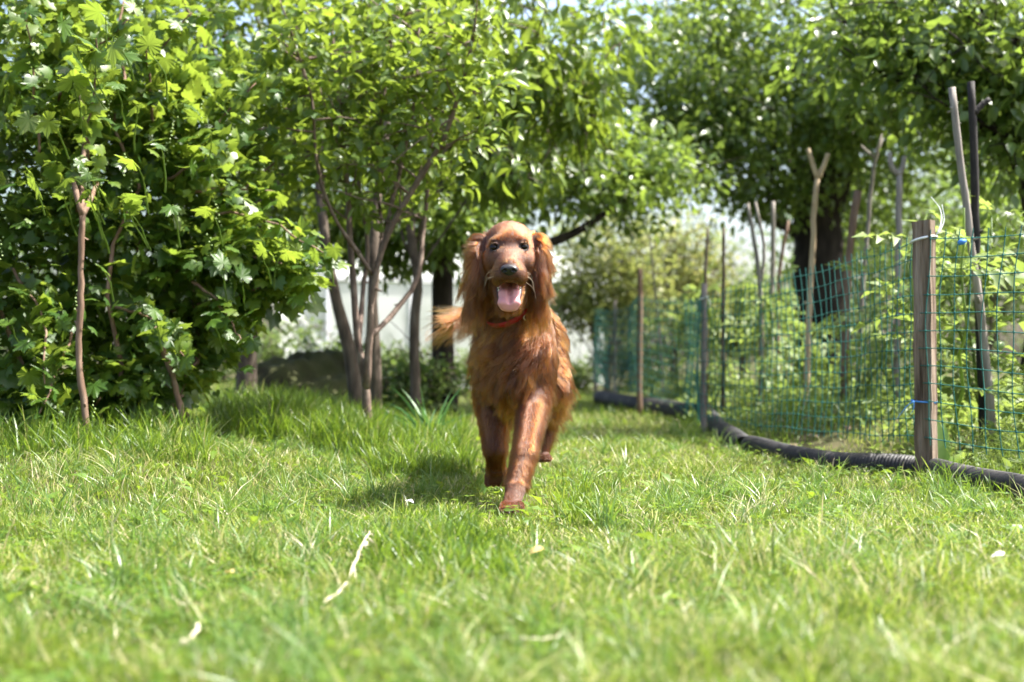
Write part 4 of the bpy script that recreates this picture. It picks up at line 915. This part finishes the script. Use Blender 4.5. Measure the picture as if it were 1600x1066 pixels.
    em = rg == EAR; top = sm((hp[:, 2] + .03) / .05); L[em] = (.045 + .03 * rng.random(N) + .03 * sm((-hp[:, 2] - .05) / .08))[em] * (1 - .25 * top[em]); fl[em] = np.stack([(sgn * (.15 + .75 * top) - .12), .15 + .25 * rng.random(N), -1 + .75 * top], 1)[em]
    ang[em] = .30; droop[em] = np.stack([sgn * .10 - .12, .1 + 0 * sgn, -.75 + 0 * sgn], 1)[em]; thick[em] = .00032; jit[em] = .30
    L *= rng.uniform(.65, 1.15, N); L *= np.clip((de - .010) / .018, .25, 1)
    # locks: strands follow a guide, tips gathered
    swirl = np.stack([wob(p[:, 0] * 9 + p[:, 2] * 3, p[:, 1] * 9, 3.0, i) for i in (1, 4, 8)], 1); 
    fl = nrm(fl) + jit[:, None] * (1.1 * swirl * (L > .03)[:, None] + .55 * rng.normal(0, 1, (N, 3)))
    tg = nrm(fl - (fl * n).sum(1, keepdims=True) * n); a = ang[:, None] * rng.uniform(.6, 1.35, (N, 1)); d0 = tg * np.cos(a) + n * np.sin(a)
    T = np.linspace(0, 1, 7)[None, :, None]
    pts = p[:, None] - n[:, None] * .001 + L[:, None, None] * (d0[:, None] * (T - .15 * T**2) + droop[:, None] * .55 * T**2)
    ng = 4200; gi = rng.choice(N, ng, replace=False, p=(L + .01) / (L + .01).sum()); kd = kdtree.KDTree(ng)
    for i, g in enumerate(gi): kd.insert(p[g], i)
    kd.balance(); near = np.fromiter((kd.find(q)[1] for q in p), int, N); g = gi[near]
    cl = (np.clip((L - .012) / .03, 0, 1) * rng.uniform(.5, .95, N))[:, None, None] * T ** 1.4
    same = (np.linalg.norm(p - p[g], axis=1) < .035) & (rg == rg[g]); cl = cl * (same * np.where(rg == LOLEG, .45, 1))[:, None, None]
    pts = pts * (1 - cl) + pts[g] * cl * 1.0
    curl = (np.clip((L - .03) / .05, 0, 1) * np.where(em, .011, .007))[:, None, None]; ph = rng.random(ng)[near][:, None] * 6.28
    pts[..., 0:1] += curl * np.sin(ph[:, None] + T * 6) * T; pts[..., 2:3] += curl * np.cos(ph[:, None] * 1.7 + T * 5) * T
    tint = np.clip(.42 + .20 * wob(p[:, 0] * 10, p[:, 2] * 10, 2.5, 2) + rng.normal(0, .11, N) + .19 * rng.normal(0, 1, ng)[near] * np.clip((L - .028) / .02, 0, 1) * np.where((rg == LOLEG) | (rg == UPLEG), .25, 1), 0, 1)
    tint += np.select([rg == TAIL, rg == THIGH, rg == HEAD, rg == LOLEG, rg == PAW], [.02, .08, .02, .0, -.22], 0.0)
    def curves(name, sel):
        m = sel.sum(); hc = bpy.data.hair_curves.new(name); hc.add_curves([7] * int(m))
        hc.attributes['position'].data.foreach_set('vector', (pts[sel] - np.array(root.location)).astype(np.float32).ravel())
        rad = (thick[sel, None] * V(1, 1, .95, .85, .7, .5, .15)[None]).astype(np.float32).ravel()
        at = hc.attributes.get('radius') or hc.attributes.new('radius', 'FLOAT', 'POINT'); at.data.foreach_set('value', rad)
        hc.attributes.new('tint', 'FLOAT', 'CURVE').data.foreach_set('value', np.clip(tint[sel], 0, 1).astype(np.float32))
        hc.materials.append(MH); o = bpy.data.objects.new(name, hc); col.objects.link(o); o.parent = root; o['kind'] = 'stuff'; return o
    curves('coat', (rg != EAR) & (rg != TAIL)); tag(curves('ear_hair', em), 'long silky hair of the ears'); tag(curves('tail_feathering', rg == TAIL), 'long pale feathering of the tail')
    # --- face parts
    for s in (-1, 1):
        q = h_(s * .0437, -.0212, .0004); b = MB(); lat = np.linspace(0, math.pi, 18); lon = np.linspace(0, 2*math.pi, 25)[:-1]; A, O = np.meshgrid(lat, lon, indexing='ij')
        w = .0131 * np.stack([np.sin(A)*np.cos(O), -np.cos(A), np.sin(A)*np.sin(O)*.86], -1); ii = np.arange(17)[:, None]*24; j = np.arange(24)[None]; kk = (j+1) % 24
        b.add(w.reshape(-1, 3) + q, None, np.stack([ii+j, ii+kk, ii+24+kk, ii+24+j], -1).reshape(-1, 4)); b.build('eye', M['eye'], root)
    ax = lambda c, r, st: [np.arange(c[i] - r[i], c[i] + r[i], st) for i in range(3)]
    q = h_(0, -.129, -.072); S2 = SDF(ax(q, (.036, .032, .03), .0012)); 
    S2.ell(q + V(0, 0, .004), (.0235, .015, .0130), k=.006); S2.ell(q + V(0, .003, -.006), (.015, .012, .012), k=.008)
    for s in (-1, 1):
        S2.ell(q + V(s * .0125, -.006, .001), (.0105, .009, .009), k=.005); S2.ell(q + V(s * .0115, -.0155, -.001), (.0050, .008, .0042), k=.003, sub=True); S2.cap(q + V(s * .014, -.013, -.003), q + V(s * .021, -.006, -.006), .0022, .0018, .002, sub=True)
    S2.cap(q + V(0, -.017, .0), q + V(0, -.012, -.018), .0012, .0012, .002, sub=True)
    vv, ff = S2.surface(); b = MB(); b.add(vv, None, ff); b.build('nose', M['nose'], root)
    q = h_(0, -.06, -.13); S3 = SDF(ax(q, (.05, .09, .075), .0016))
    tq = [h_(0, .01, -.098), h_(0, -.030, -.112), h_(0, -.062, -.136), h_(.0, -.074, -.163), h_(.0, -.070, -.175)]
    for i in range(4):
        for s in (-1, -.5, 0, .5, 1):
            wd = (.012, .0165, .020, .0215, .017); S3.cap(tq[i] + V(s * wd[i], 0, .002 * abs(s)), tq[i+1] + V(s * wd[i+1], 0, .002 * abs(s)), .0088, .0086, .012)
    for i in range(3): S3.cap(tq[i] + V(.001, -.0105, .0075), tq[i+1] + V(.001, -.010, .005), .0042, .0030, .010, sub=True)
    vv, ff = S3.surface(); b = MB(); b.add(vv, None, ff); b.build('tongue', M['tongue'], root)
    # gums and teeth along the lower jaw
    def tooth(q, d, L, r):
        b = MB(); d = nrm(d); b.tube([q, q + d * L * .5, q + d * L * .85, q + d * L], [r, r * .85, r * .45, r * .1], 7); b.build('tooth', M['tooth'], root)
    for s in (-1, 1):
        b = MB(); g = [h_(s * .033, .02, -.098), h_(s * .030, -.02, -.126), h_(s * .026, -.040, -.148), h_(s * .020, -.052, -.158)]; b.tube(smooth_line(g, 12), [.0065] * 12, 8); b.build('gum', M['gum'], root)
        gl_ = smooth_line(g, 8)
        for i in range(1, 7): tooth(gl_[i] + V(0, -.001, .003), V(s * .05, -.25, 1), .010 if i < 5 else .014, .0038)
    # whiskers
    b = MB()
    for s in (-1, 1):
        for i in range(6):
            a = h_(s * (.036 + rng.normal(0, .003)), -.075 + rng.normal(0, .015), -.078 + rng.normal(0, .009)); L_ = rng.uniform(.04, .075); e2 = a + V(s * L_ * .55, .02, -L_ * rng.uniform(.3, .9)); m2 = (a + e2) / 2 + V(s * .008, 0, .008); b.tube(smooth_line([a, m2, e2], 7), np.linspace(.00028, .0001, 7), 4, False)
    b.build('whiskers', M['whisker'], root, kind='stuff')
    for (x, y, z) in ((.0, 3.62, .026), (-.045, 4.42, .04)):
        for t in (-1.5, -.5, .5, 1.5):
            l_ = .036 if abs(t) < 1 else .027; q = V(x + t * .0165, y - l_ - .010, z - .010); b = MB(); b.tube([q, q + V(0, -.008, -.003), q + V(0, -.013, -.009)], [.0036, .0028, .0008], 6); b.build('claw', M['claw'], root)
    # collar
    ca = np.linspace(0, 2 * math.pi, 49); cc = V(.008, 3.862, .622); ux = V(1, 0, .55); uy = nrm(V(0, .72, .62)); un = np.cross(nrm(ux), uy)
    ring = cc + np.cos(ca)[:, None] * ux * .086 + np.sin(ca)[:, None] * uy * .0985; out = nrm(ring - cc); b = MB(); hw = .0095
    vs = np.concatenate([ring + un * hw + out * .002, ring + un * hw * .9 + out * .006, ring - un * hw * .9 + out * .006, ring - un * hw + out * .002]); i = np.arange(48); m = 49
    b.add(vs, None, np.vstack([np.stack([i + r * m, i + 1 + r * m, i + 1 + (r + 1) * m, i + (r + 1) * m], -1) for r in range(3)])); cl_ = b.build('collar', M['collar'], root)
    b = MB(); q = cc - uy * .098 + V(.034, -.008, .012); a = np.linspace(0, 6.283, 24); b.tube(np.stack([q[0] + .0075 * np.cos(a), q[1] - .002 + 0 * a, q[2] - .006 + .0075 * np.sin(a)], -1), .0017, 6, False); o = b.build('ring', M['metal'], cl_)
dog()
#DOG1
# ------------------------------------------------------------------ plants in the lawn
def blade(mb, base, d, L, w, arch, n=7, tint=0):
    t = np.linspace(0, 1, n); d = nrm(np.asarray(d, float)); side = nrm(np.cross(d, V(rng.normal(), rng.normal(), .1)))
    hor = V(d[0], d[1], 0); hor = hor / max(np.linalg.norm(hor), .05)
    c = base + d * (t * L)[:, None] + (hor * arch * L - V(0, 0, arch * L * .9)) * (t ** 2.4)[:, None]
    ww = w * np.minimum(1, 3 * t + .55) * (1 - t ** 3)
    nz = np.cross(side, d)
    v = np.concatenate([c - side * ww[:, None] / 2, c + nz * (ww * .18)[:, None], c + side * ww[:, None] / 2]); i = np.arange(n - 1)
    mb.add(v, None, np.vstack([np.stack([i, i+n, i+n+1, i+1], -1), np.stack([i+n, i+2*n, i+2*n+1, i+n+1], -1)]), tint)
def lily(px, py, Y, label, nb, hmin, hmax, w=.014):
    b0 = g0((px - CX) / FPX * Y, Y); root = empty('strap_leaf_plant', b0, label, 'plant', 'strap leaved plants at the lawn edge')
    for k in range(nb):
        m = MB(); a = rng.uniform(0, 6.28); d = V(math.cos(a) * .38, math.sin(a) * .3, 1); blade(m, b0 + V(rng.normal(0, .02), rng.normal(0, .02), -.01), d, rng.uniform(hmin, hmax), w, rng.uniform(.1, .5), 9, rng.random()); m.build('leaf', M['lily'], root)
lily(672, 640, 6.2, 'clump of long upright strap leaves between the cherry shrub and the dog', 22, .25, .44, .016)
lily(610, 650, 6.5, 'smaller strap leaved clump at the foot of the cherry shrub', 10, .18, .3)

def rosette(name, label, cat, px, py, leaves, mat, group=None, shape=None):
    Y = CAM_H * FPX / (py - HY); x = (px - CX) / FPX * Y; b0 = g0(x, Y); root = empty(name, b0, label, cat, group)
    for (az, el, L, w) in leaves:
        m = MB(); v, f = ovate(False, w, .12, .25); d = V(math.cos(az) * math.cos(el), math.sin(az) * math.cos(el), math.sin(el)); R = frames(d[None], V([0, -.35, 1.]))
        scatter(m, (v, f), (b0 + V(0, 0, .006))[None], R, V(L), V(rng.random())); m.build('leaf', mat, root)
rosette('dock_plant', 'dock with tall wavy leaves against the foot of the near square post', 'plant', 1466, 748, [(1.45, 1.3, .30, .26), (1.9, 1.15, .22, .3), (1.0, 1.2, .24, .3), (.3, .8, .16, .4), (2.6, .7, .14, .4)], M['clover'])
rosette('plantain', 'broad plantain leaves in the grass near the right edge', 'plant', 1530, 862, [(2.6, .5, .10, .6), (.4, .3, .09, .6), (-.9, .2, .08, .6), (1.5, .6, .09, .6)], M['clover'], 'plantains in the lawn')
rosette('plantain', 'plantain standing right of the dog’s front paw', 'plant', 925, 812, [(2.0, .6, .06, .45), (.9, .5, .06, .5), (-1, .3, .05, .5), (3.3, .3, .055, .5)], M['clover'], 'plantains in the lawn')
rosette('plantain', 'plantain in the middle of the lawn below the black pipe', 'plant', 1100, 868, [(2.4, .4, .07, .6), (.6, .4, .07, .6), (-.7, .2, .06, .6), (1.4, .5, .065, .5)], M['clover'], 'plantains in the lawn')
rosette('plantain', 'plantain low in the foreground under the dry stalk', 'plant', 590, 1010, [(2.9, .4, .06, .5), (.6, .5, .06, .5), (-.7, .2, .06, .5), (1.5, .5, .065, .5)], M['clover'], 'plantains in the lawn')
rosette('weed_seedling', 'yellow green broad leaved seedling left of the cherry shrub in the tall grass', 'plant', 450, 690, [(2.6, .9, .09, .5), (.5, .8, .09, .5), (1.4, 1.1, .12, .4), (4.4, .6, .08, .5)], M['cherry'])
rosette('weed_seedling', 'yellow green sapling with broad leaves at the foot of the cherry shrub', 'plant', 540, 672, [(2.6, .9, .12, .5), (.5, .8, .11, .5), (1.4, 1.2, .18, .4), (4.4, .7, .1, .5), (3.4, 1.1, .16, .45)], M['cherry'])
rosette('weed_seedling', 'light green seedling beside the leaning short stick', 'plant', 322, 690, [(2.6, .7, .07, .6), (.5, .7, .08, .6), (1.4, 1.0, .09, .5), (4.4, .5, .06, .5)], M['cherry'])

def stalk(label, pts, r, heads=0):
    b = MB(); p = smooth_line(pts, 14); p[1:-1] += rng.normal(0, .0015, (12, 3)); b.tube(p, np.linspace(r, r * .6, 14), 5)
    for k in range(heads):
        q = p[-1 - k // 2] + rng.normal(0, .002, 3); d = nrm(p[-1] - p[-4]) + rng.normal(0, .35, 3); b.tube([q, q + d * .012, q + d * .022], [.001, .0022, .0006], 4)
    tag(b.build('dry_stalk', M['straw'], loc=p[0]), label, 'dry stalk', 'dry stalks in the grass')
def gl(px, py, z): Y = (CAM_H - z) * FPX / (py - HY); return V((px - CX) / FPX * Y, Y, z)
stalk('long pale dry grass stalk leaning right in the left foreground', [gl(500, 952, .045), gl(528, 925, .055), gl(545, 900, .06), gl(553, 878, .075), gl(576, 835, .085)], .0026, 12)
stalk('thin dry stem standing right of the long pale stalk', [gl(758, 900, .0), gl(766, 880, .02), gl(767, 855, .06)], .0016, 3)
stalk('short pale dry blade lying by the lower left edge', [gl(280, 1010, .05), gl(300, 995, .06), gl(310, 975, .07)], .0035, 0)
stalk('dry straw lying across the lower middle of the lawn', [gl(785, 998, .05), gl(830, 1000, .055), gl(885, 990, .055)], .002, 0)
stalk('white dry leaf blade lying in the tall grass by the cherry shrub', [gl(575, 672, .06), gl(600, 668, .07), gl(628, 672, .06)], .005, 0)
def flake(name, label, cat, px, py, z, L, mat, group):
    q = gl(px, py, z); L = L * .75; v, f = ovate(False, .6, .25, .3); m = MB(); R = frames(V([rng.normal(), rng.normal(), .1]), V([.2, -.3, 1.])); scatter(m, (v, f), q[None], R, V(L), V(.4)); tag(m.build(name, mat, loc=q), label, cat, group)
flake('dead_leaf', 'tan dead leaf on the grass below the dog’s front paw', 'dead leaf', 852, 858, .055, .05, M['tan_leaf'], 'dead leaves on the lawn')
flake('dead_leaf', 'orange tan dead leaf in the grass left of the dry stalk', 'dead leaf', 365, 895, .06, .035, M['tan_leaf'], 'dead leaves on the lawn')
flake('dead_leaf', 'small yellow dead leaf in the grass to the right of the tan one', 'dead leaf', 990, 882, .05, .03, M['tan_leaf'], 'dead leaves on the lawn')
flake('petal', 'white fallen petal on the grass left of the dog’s paw', 'petal', 634, 783, .06, .04, M['petal'], 'petals on the lawn')
flake('petal', 'pair of pale petals at the right edge beside the plantain', 'petal', 1575, 868, .05, .045, M['petal'], 'petals on the lawn')

# ------------------------------------------------------------------ grass
def grass(name, label, mat, x, y, h, w, lean, tint, seg=3):
    n = len(x); z = ground_z(x, y) - .004
    a = rng.random(n) * 6.283; dx, dy = np.cos(a) * lean, np.sin(a) * lean
    f = rng.random(n) * 6.283; sx, sy = np.cos(f), np.sin(f)
    rows = []
    for k in range(seg):
        t = k / seg; c = np.stack([x + dx * h * t ** 1.8, y + dy * h * t ** 1.8, z + h * t * (1 - .25 * t * lean)], 1); ww = w * (1 - t ** 2 * .55) * .5
        s = np.stack([sx * ww, sy * ww, 0 * ww], 1); rows += [c - s, c + s]
    tip = np.stack([x + dx * h, y + dy * h, z + h * (1 - .25 * lean)], 1); rows.append(tip)
    v = np.stack(rows, 1); m = 2 * seg + 1; off = (np.arange(n) * m)[:, None, None]
    f4 = np.array([[2*k, 2*k+1, 2*k+3, 2*k+2] for k in range(seg - 1)]); f3 = np.array([[2*seg-2, 2*seg-1, 2*seg]])
    b = MB(); b.add(v.reshape(-1, 3), (f3[None] + off).reshape(-1, 3), (f4[None] + off).reshape(-1, 4), np.repeat(tint, m))
    return tag(b.build(name, mat), label, kind='stuff')
def lawn():
    # more blades where the lens is close
    N = 345000; y = 1.25 * (15.5 / 1.25) ** (rng.random(N) ** 1.15); x = (rng.random(N) * 2 - 1) * (.44 * y + .55)
    lim = np.minimum(fence_x(y) + 2.2, 3.5); ok = (x < lim) & (x > -2.4 - .08 * y); x, y = x[ok], y[ok]
    tuft = wob(x, y, 5.2, 1) + .6 * wob(x, y, 13, 3); big = wob(x, y, 1.7, 5)
    inside = sm((x - fence_x(y)) / .2); leftt = sm((-x - .35) / .3) * sm((y - 4.9) / .6)
    dens = .75 + .25 * np.clip(tuft, -1, 1); soil = np.maximum(sm(1 - np.hypot((x - 1.40) / .24, (y - 6.0) / .9)), .8 * sm(1 - np.hypot((x + .66) / .09, (y - 1.98) / .12))) ; keep = rng.random(len(x)) < dens * (1 - .85 * (soil > .05)); x, y, tuft, big, inside = [q[keep] for q in (x, y, tuft, big, inside)]
    n = len(x)
    h = (.030 + .022 * rng.random(n) + .028 * np.clip(tuft + .2, 0, 1.2) + .016 * np.clip(big, -1, 1)) * (.8 + .4 * rng.random(n))
    h *= .9 - .2 * inside; h = np.clip(h * (1.45 - .45 * sm((y - 2.0) / 2)), .015, .16); h *= 1 - .45 * np.exp(-((x - .02) / .35) ** 2 - ((y - 3.5) / .7) ** 2); pipe_d = np.interp(y, [3.2, 4.0, 4.72, 5.5, 6.3, 9, 12], [1.56, 1.54, 1.47, 1.13, 1.08, 1.25, .95]); h *= 1 - .2 * np.exp(-((x - pipe_d + .06) / .10) ** 2)
    rare = rng.random(n) < .02; h[rare] *= 1.8
    w = .0028 + .0020 * rng.random(n); w *= np.where(rng.random(n) < .06, 1.5, 1)
    w *= 1 + .35 * sm((y - 5) / 5)
    dry = np.clip(.5 + .7 * wob(x, y, 2.6, 9), 0, 1); tint = rng.random(n) * (.86 + .14 * dry)
    tint = np.where((rng.random(n) < .06 + .22 * dry * sm((-x + .45) / 1.0) * sm((y - 2.4) / 1.0) - .03 * sm((2.6 - y) / .6)), .86 + .13 * rng.random(n), np.minimum(tint, .88) * (.55 + .45 * np.clip(.5 + .6 * wob(x, y, 3.3, 21) + .2 * wob(x, y, 9, 5), 0, 1)))
    w = np.where(tint > .86, np.minimum(w, .0030), w); h = np.where((tint > .86) & (y < 2.8), h * .7, h)
    grass('lawn_grass', 'short sunlit lawn grass with tufts and dry blades', M['grass'], x, y, h, w, rng.uniform(.15, 1.1, n), tint)
    # fine matted under layer: thin straw and low shoots
    N = 75000; y = 1.25 * (9 / 1.25) ** rng.random(N); x = (rng.random(N) * 2 - 1) * (.42 * y + .5); ok = (x < fence_x(y) + .8) & (np.hypot((x - 1.40) / .24, (y - 6.0) / .9) > 1); x, y = x[ok], y[ok]; n = len(x)
    grass('matted_grass', 'low matted grass and straw under the lawn', M['grass'], x, y, rng.uniform(.012, .045, n), rng.uniform(.0015, .003, n), rng.uniform(.8, 2.2, n), np.where(rng.random(n) < .45, .88 + .11 * rng.random(n), rng.random(n) * .8))
    # tall tufts at the lawn edge
    xs, ys, hs = [], [], []
    def patch(px0, px1, y0, y1, n, h0, h1):
        yy = rng.uniform(y0, y1, n); t = rng.random(n); xx = ((px0 + (px1 - px0) * t) - CX) / FPX * yy; xs.append(xx); ys.append(yy); hs.append(rng.uniform(h0, h1, n) * (.75 + .35 * wob(xx, yy, 9)))
    patch(330, 730, 5.2, 7.6, 9000, .10, .24); patch(420, 600, 5.3, 6.2, 3000, .16, .28); patch(-30, 330, 4.3, 5.2, 2600, .08, .20); patch(580, 740, 4.6, 5.4, 2600, .07, .15); patch(620, 740, 2.6, 3.3, 900, .07, .13); patch(570, 800, 2.35, 2.9, 1800, .06, .13)
    patch(1060, 1500, 6.4, 9.0, 2600, .06, .16); patch(900, 1100, 9, 15, 1500, .06, .14); patch(1440, 1600, 3.7, 4.7, 700, .05, .14); patch(870, 960, 3.3, 4.3, 600, .06, .12)
    x, y, h = np.concatenate(xs), np.concatenate(ys), np.concatenate(hs); n = len(x)
    grass('tall_grass', 'taller uncut grass in clumps along the edge of the lawn', M['tall'], x, y, np.clip(h, .04, .4), rng.uniform(.003, .0065, n), rng.uniform(.1, .75, n), rng.random(n), 5)
    # tufts: radiating clumps of longer, thinner blades
    nt = 1600; ty = 1.5 * (8 / 1.5) ** rng.random(nt); tx = (rng.random(nt) * 2 - 1) * (.43 * ty + .4)
    ok = (tx < fence_x(ty) - .02) & (wob(tx, ty, 2.3, 7) > -.25) & (np.hypot((tx - .02) / .22, (ty - 3.4) / .7) > 1); tx, ty = tx[ok], ty[ok]; nt = len(tx); nb = 34
    sp = np.repeat(rng.uniform(.012, .045, nt), nb); a = rng.random(nt * nb) * 6.283; rr = sp * np.sqrt(rng.random(nt * nb))
    x = np.repeat(tx, nb) + np.cos(a) * rr; y = np.repeat(ty, nb) + np.sin(a) * rr; n = len(x)
    h = np.repeat(.045 + .095 * rng.random(nt) ** 1.7, nb) * rng.uniform(.55, 1.15, n); tint = np.clip(np.repeat(rng.random(nt) ** 1.5 * .7, nb) + rng.normal(0, .1, n), 0, .86); tint = np.where(rng.random(n) < .02, .95, tint)
    grass('grass_tufts', 'longer tufts of fine grass scattered over the lawn', M['tuft'], x, y, h, rng.uniform(.0018, .0042, n), rng.uniform(.2, 1.3, n), tint, 4)
    # broad weed leaves lying between the blades
    n = 2600; y = 1.5 * (7 / 1.5) ** rng.random(n); x = (rng.random(n) * 2 - 1) * (.42 * y); ok = (x < fence_x(y) + .05) & (wob(x, y, 3.7, 11) > -.1); x, y = x[ok], y[ok]; n = len(x)
    c = np.stack([x, y, ground_z(x, y) + rng.uniform(.006, .03, n)], 1); a = rng.random(n) * 6.28; d = np.stack([np.cos(a), np.sin(a), rng.uniform(.1, 1.1, n)], 1); b = MB()
    scatter(b, ovate(True, .42, .15, .3), c, frames(d, V(0, 0, 1) + rng.normal(0, .3, (n, 3))), rng.uniform(.025, .07, n), rng.random(n)); tag(b.build('broad_leaved_weeds', M['clover']), 'small broad leaved weeds among the grass', kind='stuff')
    # clover and small weeds
    n = 5200; y = 1.5 * (7 / 1.5) ** rng.random(n); x = (rng.random(n) * 2 - 1) * (.42 * y); ok = ((wob(x, y, 2.9, 4) + .5 * sm(x)) > .05) & (x < fence_x(y) + .1); x, y = x[ok], y[ok]; n = len(x)
    c = np.stack([x, y, ground_z(x, y) + rng.uniform(.02, .055, n)], 1); b = MB(); v, f = ovate(True, .95, .2, .15)
    a0 = rng.random(n) * 6.28; s = rng.uniform(.009, .017, n)
    for k in range(3):
        a = a0 + k * 2.094; d = np.stack([np.cos(a), np.sin(a), .25 + 0 * a], 1); scatter(b, (v, f), c, frames(d, V(0, 0, 1) + rng.normal(0, .2, (n, 3))), s, rng.random(n))
    tag(b.build('clover', M['clover']), 'patches of low clover in the lawn', kind='stuff')
lawn()
